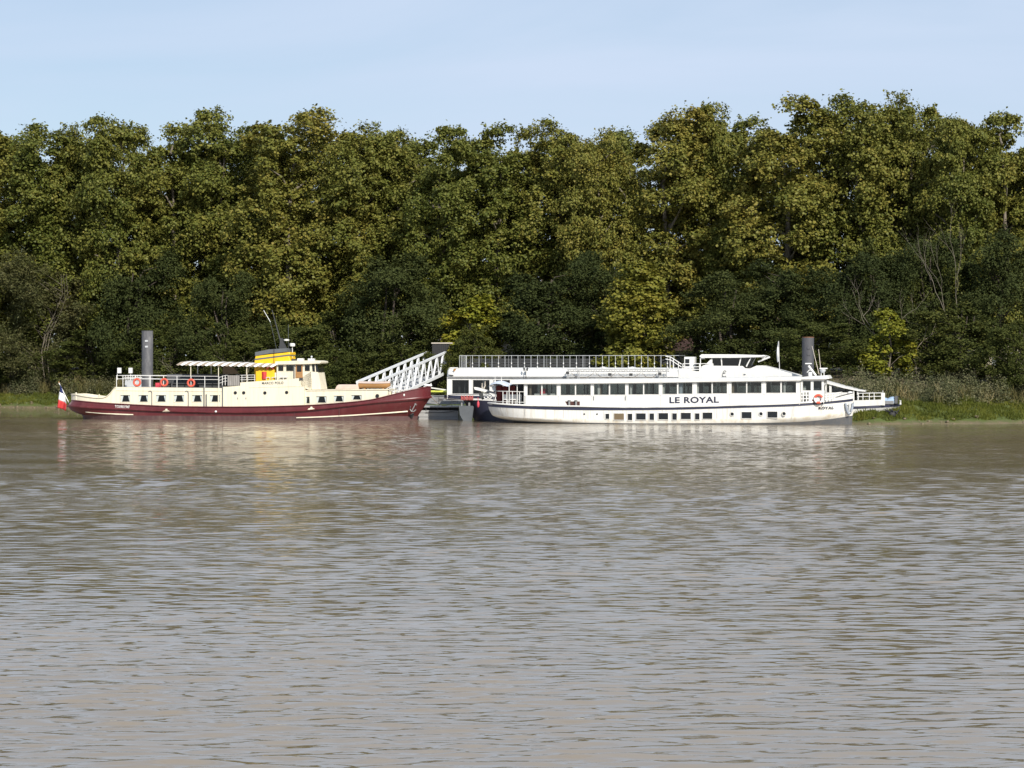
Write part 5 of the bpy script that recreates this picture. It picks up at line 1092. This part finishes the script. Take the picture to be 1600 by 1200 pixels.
# ================================================================== WHITE TOUR BOAT MOORED BEHIND IT
def build_tour():
    v0 = 8.1; f = FR; B = 6.8
    x0, y0 = f.world(0, v0)
    root = empty('tour_boat', (x0, y0, 0), f.a, 'long white tour boat with railed sun deck, moored behind the LE ROYAL boat', 'boat')
    at = lambda px, py, v=0.0: f.at(px, py, v0+v); U = lambda px, v=0.0: f.u(px, v0+v); Zz = lambda px, py, v=0.0: f.z(px, py, v0+v); pts = lambda l, v=0.0: f.pts(l, v0+v)
    Z = lambda l, v=0.0: curve(f.pts(l, v0+v))
    us, ub = U(694, B/2), U(1409, B/2)
    zs = Z([(694, 618), (760, 619), (900, 629), (1100, 634), (1250, 636), (1334, 635), (1370, 633.5), (1409, 631.5)])
    LR = Level(us, ub, zs, 2.5, 4, 2.4, 2.0)
    LB = Level(us, ub-.03, lambda u: zs(u)-.26, 2.5, 4, 2.4, 2.0)
    LM = Level(U(698, B/2), U(1406, B/2), Z([(694, 625.5), (760, 626), (900, 640), (1300, 644), (1334, 649), (1370, 644), (1408, 637.6)]), 3, 4.5, 2.4, 2.0, .99)
    hull_strip('sheer_stripe', 'navy', root, LR, LB, B, 48, (0, .03))
    hull_strip('topsides', 'white', root, LB, LM, B, 60, steps=2)
    LW = Level(U(741, B/2), U(1342, B/2), .02, 3, 8, 2, 1.6, .97); LK = Level(U(745, B/2), U(1335, B/2), -.6, 4, 9, 2, 1.5, .94)
    LN = Level(U(737, B/2), U(1395, B/2), lambda u: LM.z(u), 3, 6, 2.4, 2.0, .985)
    LN2 = Level(U(724, B/2), U(1406, B/2), lambda u: LM.z(u), 3, 4.5, 2.4, 2.0, .985)
    LMid = Level(U(737, B/2), U(1372, B/2), lambda u: LM.z(u)*.55, 3, 6, 2.2, 1.8, .98)
    hull_strip('bow_underside', 'white', root, LM, LMid, B, 60, (0, 0), rng1=(U(1150), None), rng2=(U(1150), None), steps=2)
    hull_strip('hull', 'shade_navy', root, LN2, LW, B, 60, (-.01, 0), rng1=(None, U(1340)), rng2=(None, U(1325)), steps=3)  # the neighbouring boat's cast shadow is painted in as this dark tone
    hull_strip('keel_plating', 'shade_navy', root, LW, LK, B, 40)
    deck_sheet('deck', 'deckgrey', root, LR, B, -.05)
    MB().prism(pts([(717, 634.5), (738, 634), (740, 636), (737, 657.8), (724, 657.8), (718.5, 648)], -.05), -.05, .15).build('stern_plate', 'slate', root)  # bare grey of the same side, next to the shadow painted as navy
    for a, c in ((720.5, 722.5), (732, 734.5)): MB().box(U(a), U(c), -.04, .12, Zz(a, 634.4), Zz(a, 629)).build('rudder_post', 'steel', root)
    rub_rail('blue_stripe', 'navy', root, Level(us, ub, Z([(694, 624.6), (720, 622.6), (760, 620.5)]), 2.5, 4, 2.4, 2), B, .045, 16, (U(697), U(755)))
    rub_rail('blue_stripe', 'navy', root, Level(us, ub, Z([(694, 617.8), (720, 616.6), (760, 616)]), 2.5, 4, 2.4, 2), B, .04, 16, (U(697), U(755)))
    # saloon: glazed sides, bevelled eaves
    y = .35
    wins = [(706.5, 732.8), (739, 765), (771, 797), (803, 830)]
    zt = Zz(720, 593.5, y); zb = Zz(720, 615.3, y); ztop = Zz(720, 589.8, y)
    holes = [(U(a, y), U(c, y), zb, zt) for a, c in wins]
    ua, uc = U(698.5, y), U(1254, y); b = MB(); lo = lambda u: min(zs(u)-.1, zb-.2)
    wall_holes(b, ua, uc, lo, lambda u: ztop, holes, y); wall_holes(b, ua, uc, lo, lambda u: ztop, holes, B-y-.06); b.box(ua, ua+.06, y+.07, B-y-.07, zb-.6, ztop)
    sl = b.build('saloon', 'white', root)
    for h in holes: window_part(sl, h, y, 'pane', 'white', .05)
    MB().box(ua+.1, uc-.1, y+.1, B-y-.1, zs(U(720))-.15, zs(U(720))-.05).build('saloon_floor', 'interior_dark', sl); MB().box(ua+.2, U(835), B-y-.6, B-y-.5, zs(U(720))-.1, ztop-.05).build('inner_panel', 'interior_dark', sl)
    for px, m in ((723, 'canvas'), (714, 'charcoal'), (756, 'interior'), (752, 'white_cloth')):
        MB().box(U(px)-.1, U(px)+.1, 1.2, 1.3, zb-.2, zt+.05).build('curtain', m, sl)
    MB().tube([(U(700, y), y-.08, Zz(700, 590.4, y)), (U(1060, y), y-.08, Zz(1060, 591.5, y))], .05, 5).build('gutter', 'steel', sl)
    for px, z_ in ((753, 603), (757.5, 600)): u, z = at(px, z_, .3); MB().tube([(u, .25, z+.3), (u+.06, .22, z-.1), (u-.08, .22, z-.5), (u, .25, z-.9)], .09, 6).build('hanging_rope', 'beigecloth2', root, smooth=60)
    P = []; prof = [(.0, 590), (-.12, 588.5), (.05, 578.5), (.28, 576), (.6, 575.2)]
    for px in [697, 698.2, 701, 720]+list(range(760, 1101, 40)):
        e = {697: .55, 698.2: .22, 701: .05}.get(px, 0); row = []
        for dy, py in prof: row.append((U(px, y), y+dy+e, Zz(900, py+(0 if px > 703 else (e*9 if py < 580 else 0)), y)))
        row += [(r[0], B-r[1], r[2]) for r in row[::-1]]; P.append(row)
    MB().grid(P).add(P[0], [tuple(range(len(P[0])-1, -1, -1))]).build('sun_deck', 'white', root, smooth=35)
    MB().prism(pts([(700, 575.6), (704, 574), (715, 574), (717, 575.6)], .6), .6, .68).build('stern_handrail', 'white', root); MB().prism(pts([(708, 578), (711, 575.5), (713, 576.5), (710, 580.5)], .3), .2, .35).build('stern_lamp', 'wood', root); MB().prism(pts([(701, 585), (709, 585.8), (707, 587.4), (702, 586.6)], .2), .15, .3).build('stern_fitting', 'charcoal', root)
    # sun deck railing, one child per post
    zd = Zz(880, 575.3, .7); hr = Zz(880, 555.6, .7)-zd
    pp = [718+10.15*k for k in range(34)]+[720.7, 723.4, 726.4, 729]
    railing(root, [(U(718, .7), .7, zd), (U(1061, .7), .7, zd)], hr, (1.0,), [U(p, .7) for p in pp], 'galv', .024, .026, 'sun_deck_railing')
    o = railing(root, [(U(718, .7), B-.7, zd), (U(1061, .7), B-.7, zd)], hr, (1.0,), [U(p, .7) for p in pp[:34:6]], 'steel', .02, .02, 'sun_deck_railing')
    railing(root, [(U(718, .7), .7, zd), (U(718, .7)+.001, B-.7, zd)], hr, (1.0,), [], 'galv', .03, .03, 'end_railing')
    km = MB().ell((0, 0, 0), .07, .07, .09, 8, 6).mesh('knob', 'white', 60)
    kb = MB().tube([(U(718, .7), .7, zd+.04), (U(1061, .7), .7, zd+.04)], .035, 5).build('toe_rail', 'galv', root)
    for k in range(2, 34, 2):
        for q in (.08, .38): link('knob', km, kb, (U(718+10.15*k, .7), .67, zd+hr*q))
    # lamp standard with twin lanterns
    u, z = at(821.5, 592, -.3); lp = MB().tube([(u, -.2, z), (u, -.2, z+1.05)], .04, 6).build('lamp_standard', 'charcoal', root, smooth=60)
    for dx in (-.2, .15): MB().lathe([(.02, z+.85), (.07, z+.85), (.11, z+1.1), (.03, z+1.25), (.02, z+1.3)], 8, u+dx, -.2).build('lantern', 'charcoal', lp, smooth=40)
    # lighting truss with festoon on the near deck edge
    ty = -.25; T = lambda px, py: (at(px, py, ty)[0], ty, at(px, py, ty)[1])
    tr = MB().tube([T(886, 577.6), T(1046, 577.6)], .04, 5).tube([T(886, 580.8), T(1046, 580.8)], .04, 5)
    for k in range(40): tr.tube([T(886+4*k, 577.6 if k % 2 else 580.8), T(890+4*k, 580.8 if k % 2 else 577.6)], .02, 4)
    tr = tr.build('lighting_truss', 'steel', root, smooth=60)
    for px in (887.5, 902.5, 905, 1029.5, 1041.5): MB().tube([T(px, 593), T(px, 577)], .045, 5).build('truss_leg', 'steel_light', tr)
    for px, py in ((887, 582.5), (953, 585), (986, 585.3), (1031, 584)): p = T(px, py); MB().box(p[0]-.16, p[0]+.16, p[1]-.2, p[1], p[2]-.14, p[2]+.14).build('spotlight', 'charcoal', tr)
    for x0_, x1_ in ((892, 928), (930, 962), (965, 1001), (1003, 1027)):
        l = [T(x0_+(x1_-x0_)*k/14, 582+8*(1-(2*k/14-1)**2)) for k in range(15)]; s_ = MB().tube(l, .012, 4).build('festoon_string', 'charcoal', tr)
        bb = MB()
        for p in l[1:-1]: bb.ell((p[0], p[1], p[2]-.05), .04, .04, .05, 6, 4)
        o = bb.build('festoon_bulbs', 'beigecloth', s_); o['kind'] = 'stuff'
    for px in (943, 988): u, z = at(px, 573.2, 1.5); MB().lathe([(1.05, z-.32), (.6, z-.1), (.02, z+.02)], 16, u, 1.5).tube([(u, 1.5, zd), (u, 1.5, z)], .04, 6).build('deck_parasol', 'white_cloth', root, smooth=60)
    # steps, landing, door
    st = MB(); Q = lambda px, py, v=.6: (at(px, py, v)[0], v, at(px, py, v)[1])
    for dy in (0, 4.5): st.tube([Q(1040, 556.5+dy), Q(1048, 558+dy), Q(1065, 569+dy)], .05, 5)
    st = st.build('stair_handrail', 'white', root, smooth=60)
    for px, a in ((1047, 557), (1052, 560), (1060, 565)): MB().tube([Q(px, 576), Q(px, a)], .045, 5).build('post', 'white', st)
    zl = Zz(1090, 581, .5); hl = Zz(1090, 568.3, .5)-zl
    railing(root, [(U(1067, .5), .5, zl), (U(1114, .5), .5, zl)], hl, (1.0, .62, .3, .02), [U(p, .5) for p in (1067, 1078, 1093, 1114)], 'white', .045, .055, 'landing_railing')
    db = MB().box(U(1069, 1.5), U(1085, 1.5), 1.6, 3.2, zl, Zz(1075, 557.5, 1.5)).build('stair_hood', 'white', root); MB().box(U(1070.5, 1.5), U(1077, 1.5), 1.57, 1.62, Zz(1075, 572, 1.5), Zz(1075, 561, 1.5)).build('pane', 'glassblack', db)
    MB().prism(pts([(1060, 576), (1068, 576), (1068, 581), (1100, 581), (1100, 592.5), (1060, 592.5)], .2), .22, B-.25).build('aft_casing', 'white', root)
    # glazed wheelhouse
    body = pts([(1094, 592), (1094, 577), (1098, 571), (1113, 568.5), (1113, 571.5), (1160, 571.8), (1164, 575.5), (1172, 575.8), (1182, 571.3), (1190, 571.2), (1205, 575), (1242, 585), (1262, 591.5), (1262, 594)], .5)
    wh = MB().prism(body, .45, B-.5).build('wheelhouse', 'white', root, bevel=.03)
    for l in ([(1114, 559.2), (1125.5, 559.2), (1127, 570.5), (1114, 570.5)], [(1128.5, 559.2), (1156.5, 559.2), (1153.5, 571.4), (1128.8, 571.4)], [(1159, 559.2), (1172.5, 559.2), (1165, 571.5), (1155.8, 571.5)], [(1174, 559.2), (1178, 559.2), (1173, 572), (1167, 573.5)]):
        MB().prism(pts(l, .6), .62, .66).build('side_window', 'pane_dark', wh)
    MB().prism(pts([(1114, 571.4), (1172, 571.4), (1172, 575), (1114, 575)], 1), .9, B-1).build('console', 'interior_dark', wh); MB().prism(pts([(1116, 559.5), (1150, 559.5), (1150, 572), (1116, 572)], 2), B-1.2, B-1.1).build('back_wall', 'interior_dark', wh)
    for l in ([(1126, 558.9), (1128, 558.9), (1128.6, 571.6), (1127.2, 571.6)], [(1156.8, 558.9), (1158.8, 558.9), (1155.5, 571.8), (1153.8, 571.8)], [(1172.6, 558.9), (1173.9, 558.9), (1166.8, 573.5), (1165.2, 572)]):
        for yy in (.6, B-.72): MB().prism(pts(l, .6), yy, yy+.09).build('window_post', 'white', wh)
    MB().prism(pts([(1113, 559), (1094.5, 577), (1098, 577), (1113, 570)], .6), .58, .7).build('quarter_panel', 'white', wh)
    for a, c, t_, b_ in ((1093.5, 1100, 558.5, 561), ): MB().box(U(a), U(c), .7, 1.2, Zz(a, b_), Zz(a, t_)).build('deck_light', 'white', wh)
    MB().tube([(U(1093.6), .5, Zz(1093, 588)), (U(1093.6), .5, Zz(1093, 556))], .05, 6).build('post', 'white', wh)
    MB().prism(pts([(1092.5, 556.6), (1096, 553.6), (1150, 553.8), (1190, 555), (1195, 556.5), (1186, 558.2), (1150, 559.2), (1096, 559.4)], .4), .35, B-.4).build('wheelhouse_roof', 'white', wh, bevel=.04)
    u, z = at(1192.5, 557.5, 1.5); MB().ell((u, 1.5, z), .26, .26, .2).build('horn', 'white', wh, smooth=60)
    a, c = at(1184.5, 565.2, 1.0), at(1203, 557.8, 1.0); MB().tube([(a[0], 1.0, a[1]), (c[0], 1.0, c[1])], .1, 6).build('floodlight_bar', 'white', wh, smooth=60)
    u, z = at(1131.5, 584, .35); e = MB().torus((u, .42, z-.1), .2, .035, 14, 5, .9, 5.6).torus((u+.05, .42, z+.16), .16, .03, 12, 5, .3, 4.4); e.tube([(u-.25, .42, z-.32), (u+.22, .42, z-.32)], .03, 5); e.build('emblem', 'slate', wh, smooth=60)
    u, z = at(1163.5, 585, .4); MB().box(u-.1, u+.1, .38, .46, z-.05, z+.05).build('vent', 'slate', wh)
    # sloped glazed fore cabin and bow deck
    roofp = pts([(1255, 588), (1262, 588.5), (1290, 595.6), (1318, 603.4), (1340, 608.6), (1352, 610.3), (1352, 612), (1340, 611), (1318, 606.4), (1290, 599), (1255, 592)], .6)
    fc = MB().prism(roofp, .45, B-.45).build('fore_cabin_roof', 'white', root)
    for l, m, nm in (([(1299.3, 602.6), (1333, 611.8), (1333, 612.4), (1299.3, 613)], 'pane_grey', 'sloped_window'), ([(1288.5, 599.5), (1296, 601.5), (1296, 613), (1288.5, 613)], 'pane_grey', 'sloped_window')): MB().prism(pts(l, .6), .62, .65).build(nm, m, fc)
    for l in ([(1295.6, 600), (1299.3, 601.4), (1299.3, 636), (1295.6, 636)], [(1332.6, 609), (1335, 609.5), (1335, 636), (1332.6, 636)], [(1339, 610.5), (1341.3, 611), (1341.3, 634), (1339, 634)]):
        for yy in (.6, B-.7): MB().prism(pts(l, .6), yy, yy+.1).build('cabin_post', 'white', fc)
    MB().prism(pts([(1262, 613.2), (1332.5, 613.2), (1332.5, 637), (1262, 637)], .6), .605, .66).build('cabin_side', 'white', fc); MB().prism(pts([(1262, 600), (1332, 613.2), (1332.5, 637), (1262, 637)], .6), B-1.3, B-1.25).build('far_side', 'interior_dark', fc)
    bp = pts([(1334, 625.6), (1379, 624.3), (1381, 633), (1334, 635.5)], .3)
    MB().prism(bp, .28, .36).build('bow_bulwark', 'white', root); MB().prism(bp, B-.36, B-.28).build('bow_bulwark', 'white', root)
    zr = Zz(1360, 625.3, .35); hr = Zz(1360, 614.6, .35)-zr
    for yy in (.34, B-.34): railing(root, [(U(1340.5), yy, zr), (U(1378), yy, zr+.05)], hr, (1.0, .5), [U(p) for p in (1341, 1348, 1358, 1365.5, 1377)], 'white', .045, .055, 'bow_railing')
    u, z = at(1379.5, 610, .5); MB().tube([(u, .5, zs(u)), (u, .5, z)], .05, 6, .03).build('jackstaff', 'white', root, smooth=60); MB().box(U(1377.5), U(1382.5), .3, .6, zs(u)-.05, Zz(1380, 614)).build('bow_post', 'white', root, bevel=.03)
    cv = MB(); P = []
    for k, px in enumerate((1378.5, 1381, 1385, 1390, 1394, 1396.5)):
        t_ = (625, 622.2, 623.6, 621.2, 620.8, 622.5)[k]; P.append([(U(px), .9, Zz(px, 630.5)), (U(px), 1.0, Zz(px, t_+2.2)), (U(px), 1.6, Zz(px, t_)), (U(px), B-1.6, Zz(px, t_)), (U(px), B-1, Zz(px, t_+2)), (U(px), B-.9, Zz(px, 630.5))])
    MB().grid([r[::-1] for r in P]).add(P[0], [tuple(range(6))]).add(P[-1], [tuple(range(5, -1, -1))]).build('blue_tarpaulin', 'bluecover', root, smooth=40)
    MB().box(U(1380), U(1396), .88, B-.88, Zz(1388, 631.8), Zz(1388, 626.5)).build('winch_base', 'steel', root); MB().box(U(1397), U(1401.5), 1.2, B-1.2, Zz(1399, 631.5), Zz(1399, 620)).build('winch', 'boot', root, bevel=.05)
    u, z = at(1406.6, 630.5, 1.5); MB().lathe([(.12, z-.1), (.1, z+.25), (.15, z+.3), (.02, z+.34)], 10, u, 1.6).build('bollard', 'white', root, smooth=50)
    # red life jackets hung at the stern
    for k, px in enumerate((723.5, 727.5, 732, 736.5)):
        u, z = at(px, 621.5, -.1); MB().prism([(u-.2, z-.26), (u-.08, z-.28), (u, z-.16), (u+.08, z-.28), (u+.2, z-.26), (u+.22, z+.16), (u+.12, z+.27), (u+.04, z+.08), (u-.04, z+.08), (u-.12, z+.27), (u-.22, z+.16)], -.22-.03*k, -.08).build('life_jacket', 'dullred', root, bevel=.03)
    u, z = at(747.2, 632, -.4); MB().ell((u, -.4, z), .14, .14, .36).tube([(u, -.4, z+.3), (u-.05, -.3, z+.75)], .03, 5).build('red_fender', 'pinkred', root, smooth=60)
    return root
tour = build_tour()

# ================================================================== PILES, PONTOON, GANGWAY
def pile(px, py_top, Y, d, label, rust):
    X = px_at(px, Y); zt = pz_at(py_top, Y)
    o = empty('mooring_pile', (X, Y, -2.0), 0, label, 'pile', 'steel mooring piles'); h = zt+2
    MB().lathe([(d/2, 0), (d/2, h), (d/2-.03, h), (d/2-.03, h-.8), (.01, h-.8)], 32).build('shaft', 'pile_dark' if rust else 'pile', o, smooth=40)
    MB().lathe([(d/2+.012, h-.07), (d/2+.014, h+.012), (d/2-.045, h+.012)], 32).build('rim', 'rust' if rust else 'pile', o, smooth=40)
    MB().lathe([(d/2+.008, 3.2), (d/2+.008, 3.3)], 32).build('weld_band', 'pile_dark' if rust else 'pile', o, smooth=40)
    b = MB()
    for zz in (h-1.15, h-1.8): b.box(-.16, .16, -d/2-.06, -d/2+.02, zz-.1, zz+.1)
    b.build('bracket', 'galv' if not rust else 'pile_dark', o)
    return o
pile(230.3, 517, 249.0, 1.27, 'tall grey steel mooring pile with pale streaks behind the maroon barge', False)
xr, yr = FR.world(FR.u(1262.5, 7.15), 7.15); pile(1262.5, 526.5, yr, 1.22, 'grey steel mooring pile with rusty rim behind the LE ROYAL wheelhouse', True)

PY = 240.0
def build_pontoon():
    x0, x1 = px_at(540, PY), px_at(716.5, PY); zt = pz_at(635, PY)
    o = empty('pontoon', ((x0+x1)/2, PY, 0), R(-8), 'grey steel floating pontoon with railings between the two boats', 'pontoon'); h = (x1-x0)/2
    MB().box(-h, h, .25, 6, -.6, zt-.42).build('float_hull', 'steel_light', o)
    MB().box(-h-.05, h+.05, .05, 6.1, zt-.1, zt).build('deck', 'steel_light', o)
    k = 0
    while -h+k*1.25 < h: MB().box(-h+k*1.25, -h+k*1.25+.12, .2, .5, zt-.418, zt-.102).build('deck_bracket', 'dark', o); k += 1
    MB().box(-h+.1, h-.1, .9, 5.8, zt-.418, zt-.101).build('underdeck', 'dark', o)
    for zz in (.25, .7): MB().box(-h+.05, h-.05, .215, .248, zz, zz+.05).build('hull_seam', 'steel', o)
    railing(o, [(-h, .15, zt), (h, .15, zt)], 1.1, (1.0, .52), [-h+.1+1.45*j for j in range(int(2*h/1.45)+1)], 'steel_light', .025, .03)
    railing(o, [(-h, 5.9, zt), (h, 5.9, zt)], 1.1, (1.0, .52), [-h+.1+2.0*j for j in range(int(2*h/2)+1)], 'steel_light', .025, .03)
    MB().box(-h+.2, h-.2, 5.82, 5.86, zt+.1, zt+1.0).build('rail_panel', 'steel', o)
    MB().box(h-2.2, h-1.7, .1, .13, zt+.62, zt+.86).build('notice_plate', 'beigecloth2', o)
    l = [(h-3.6+.9*j, .1, zt-.62-.12*(j/4)*(1-j/4)*4+.18*(j/4)) for j in range(5)]; MB().tube(l, .025, 5).build('mooring_line', 'charcoal', o)
    return o
build_pontoon()
pa = FM.world(FM.u(668, 2.4), 2.4); qa = (px_at(706, PY-.2), PY-.2); za, zq = FM.z(668, 612, 2.4), 1.7
ml = MB().tube([(pa[0]+(qa[0]-pa[0])*t/10, pa[1]+(qa[1]-pa[1])*t/10, za+(zq-za)*t/10-.75*math.sin(math.pi*t/10)) for t in range(11)], .03, 5).build('mooring_rope', 'beigecloth')
tag(ml, 'slack mooring rope from the maroon bow to the grey pontoon', 'rope')
kx = px_at(684, PY+2.5); b = empty('kayak', (kx, PY+2.5, pz_at(614.5, PY+2.5)), R(-8), 'lime green kayak lying across the pontoon rails beside the maroon bow', 'kayak')
P = []
for i in range(17):
    s_ = -1+2*i/16; w = .34*max(.03, 1-s_*s_)**.6; P.append([(s_*1.75, w*math.cos(a), .17+.16*max(.15, (1-s_*s_)**.4)*math.sin(a)+.05*s_*s_) for a in [2*math.pi*k/10 for k in range(11)]])
MB().grid(P).build('hull', 'limegreen', b, smooth=60); MB().torus((0, 0, 0), .3, .03, 14, 6).build('cockpit_rim', 'dark', b).matrix_local = Matrix.Translation((0, 0, .34)) @ Matrix.Rotation(R(90), 4, 'X')
b2 = empty('boarding_ladder', (px_at(684, PY+3), PY+3, pz_at(610, PY+3)), R(-8), 'white aluminium ladder lying above the lime green kayak', 'ladder')
for yy in (-.2, .2): MB().box(-1.6, 1.6, yy-.03, yy+.03, .12, .24).build('rail', 'white', b2)
for k in range(9): MB().tube([(-1.5+.37*k, -.2, .18), (-1.5+.37*k, .2, .18)], .025, 5).build('rung', 'white', b2)
MB().box(-.9, -.8, -.05, .05, .2, .7).build('stanchion', 'white', b2); b2.rotation_euler = (0, R(8), R(-8))
for o_ in b2.children: pass

def build_gangway():
    Ya, Yb = 242.0, 269.0
    A = Vector((px_at(590, Ya), Ya, pz_at(633, Ya))); Bv = Vector((px_at(696, Yb), Yb, pz_at(583, Yb))); L = (Bv-A).length; d = (Bv-A).normalized()
    o = empty('gangway', A, 0, 'white steel truss gangway rising from the pontoon to the bank', 'gangway')
    side = Vector((0, 0, 1)).cross(d).normalized(); Wd = 2.35; H = 2.55; up = Vector((0, 0, 1))
    P = lambda t, s, h: d*(L*t)+side*(Wd*s)+up*h
    def beam(m, a, c, w, hgt=None):
        hgt = hgt or w; dd = (c-a).normalized(); s_ = up.cross(dd); s_ = s_.normalized() if s_.length > .05 else Vector((1, 0, 0)); u_ = dd.cross(s_); k = len(m.v)
        for p in (a, c):
            for i, j in ((-1, -1), (1, -1), (1, 1), (-1, 1)): m.v.append(tuple(p+s_*w/2*i+u_*hgt/2*j))
        m.f += [(k+3, k+2, k+1, k), (k+4, k+5, k+6, k+7)]+[(k+i, k+(i+1) % 4, k+4+(i+1) % 4, k+4+i) for i in range(4)]; return m
    n = 10
    MB_ = MB(); beam(MB_, P(0, .5, -.02), P(1, .5, -.02), Wd-.3, .08); MB_.build('walkway', 'steel_light', o)
    for s in (0, 1):
        tr = beam(beam(MB(), P(0, s, .02), P(1, s, .02), .2, .34), P(-.005, s, H), P(1.0, s, H), .24, .24).build('truss_side', 'gangwhite', o)
        beam(MB(), P(0, s, .2), P(0, s, H-.12), .2).build('end_post', 'gangwhite', tr); beam(MB(), P(1, s, .2), P(1, s, H-.12), .2).build('end_post', 'gangwhite', tr)
        for k in range(n):
            beam(MB(), P((k+.06)/n, s, .2), P((k+.62)/n, s, H-.12), .17, .2).build('diagonal', 'gangwhite', tr)
            beam(MB(), P((k+.68)/n, s, H-.12), P((k+1-.04)/n, s, .2), .12, .14).build('strut', 'gangwhite', tr)
        beam(MB(), P(.01, s+(.06 if s == 0 else -.06), 1.1), P(.99, s+(.06 if s == 0 else -.06), 1.1), .06).build('handrail', 'galv', o)
        beam(MB(), P(.01, s+(.06 if s == 0 else -.06), .6), P(.99, s+(.06 if s == 0 else -.06), .6), .05).build('handrail', 'galv', o)
    for k in range(n+1): beam(MB(), P(k/n, 0.05, -.12), P(k/n, .95, -.12), .12).build('cross_beam', 'gangwhite', o)
    return o
build_gangway()
# stone landing at the top of the gangway with a small gate hut
gx = px_at(690, 270); ab = empty('landing_abutment', (gx, 272.5, -.5), 0, 'grey stone landing block under the top of the gangway', 'abutment')
for r_ in range(6):
    off = .6 if r_ % 2 else 0
    for k in range(5):
        a = -3.6+k*1.5-off*.5; c = min(3.6, a+1.46); a = max(-3.6, a)
        if c-a > .2: MB().box(a, c, -2.6+.02*((k+r_) % 3), 0, r_*.88, r_*.88+.85).build('stone', 'darkstone', ab, bevel=.03)
MB().box(-3.55, 3.55, -2.5, 3, 0, 5.25).build('core', 'darkstone', ab); MB().box(-3.7, 3.7, -2.75, 3.1, 5.26, 5.4).build('coping', 'darkstone', ab)
hx = px_at(690, 275); hz = 5.0; hut = empty('gate_hut', (hx, 275.6, hz), 0, 'dark boarded gate hut with a pale flat roof at the gangway top', 'hut'); hw = (706-676)/2/FPX*275; hh = pz_at(535, 275)-hz
for k in range(10): a = -hw+2*hw*k/10; MB().box(a+.01, a+2*hw/10-.01, -.04-.012*(k % 2), .05, 0, hh-.2).build('board', 'dark', hut)
MB().box(-hw, hw, .06, 1.9, 0, hh-.22).build('shell', 'dark', hut); MB().box(-hw-.1, hw+.15, -.15, 2, hh-.14, hh-.02).build('roof', 'beigecloth2', hut)
# dark quay fence behind the sun deck
def fence(px0, px1, Y0, Y1, z0, z1, label):
    a = Vector((px_at(px0, Y0), Y0, z0)); c = Vector((px_at(px1, Y1), Y1, z0)); L = (c-a).length
    o = empty('quay_fence', a, math.atan2(c.y-a.y, c.x-a.x), label, 'fence'); h = z1-z0; n = int(L/2.4)
    pm = MB().box(-.06, .06, -.06, .06, -.6, h+.1).mesh('post', 'charcoal'); sm = MB().box(.02, L/n-.02, -.02, .02, 0, .26).mesh('slat', 'charcoal')
    for k in range(n+1):
        link('post', pm, o, (L*k/n, 0, 0))
        if k < n:
            for j in range(int(h/.32)): link('slat', sm, o, (L*k/n, .01, .1+.32*j))
    return o
fence(722, 1062, 268, 260, 5.0, pz_at(557, 264), 'dark slatted quay fence behind the sun deck railing')
# dark clump of crooked limbs under the tour boat's bow
g = np.random.default_rng(3); dx = px_at(1394, 224.5); dw = MB()
for k in range(7):
    a = k*.9; dw.tube([(0, 0, .1), (math.cos(a)*.35+.1, math.sin(a)*.2, .35+.25*g.random()), (math.cos(a)*(.7+.4*g.random()), math.sin(a)*.4, .25+.7*g.random())], .14, 6, .04)
dw.ell((0, 0, .2), .4, .3, .35)
tag(dw.build('dark_clump', 'dark', None, (dx, 224.5, float(gz(dx, 224.5))+.1), smooth=60), 'dark stump on the grass under the white bow', 'stump')
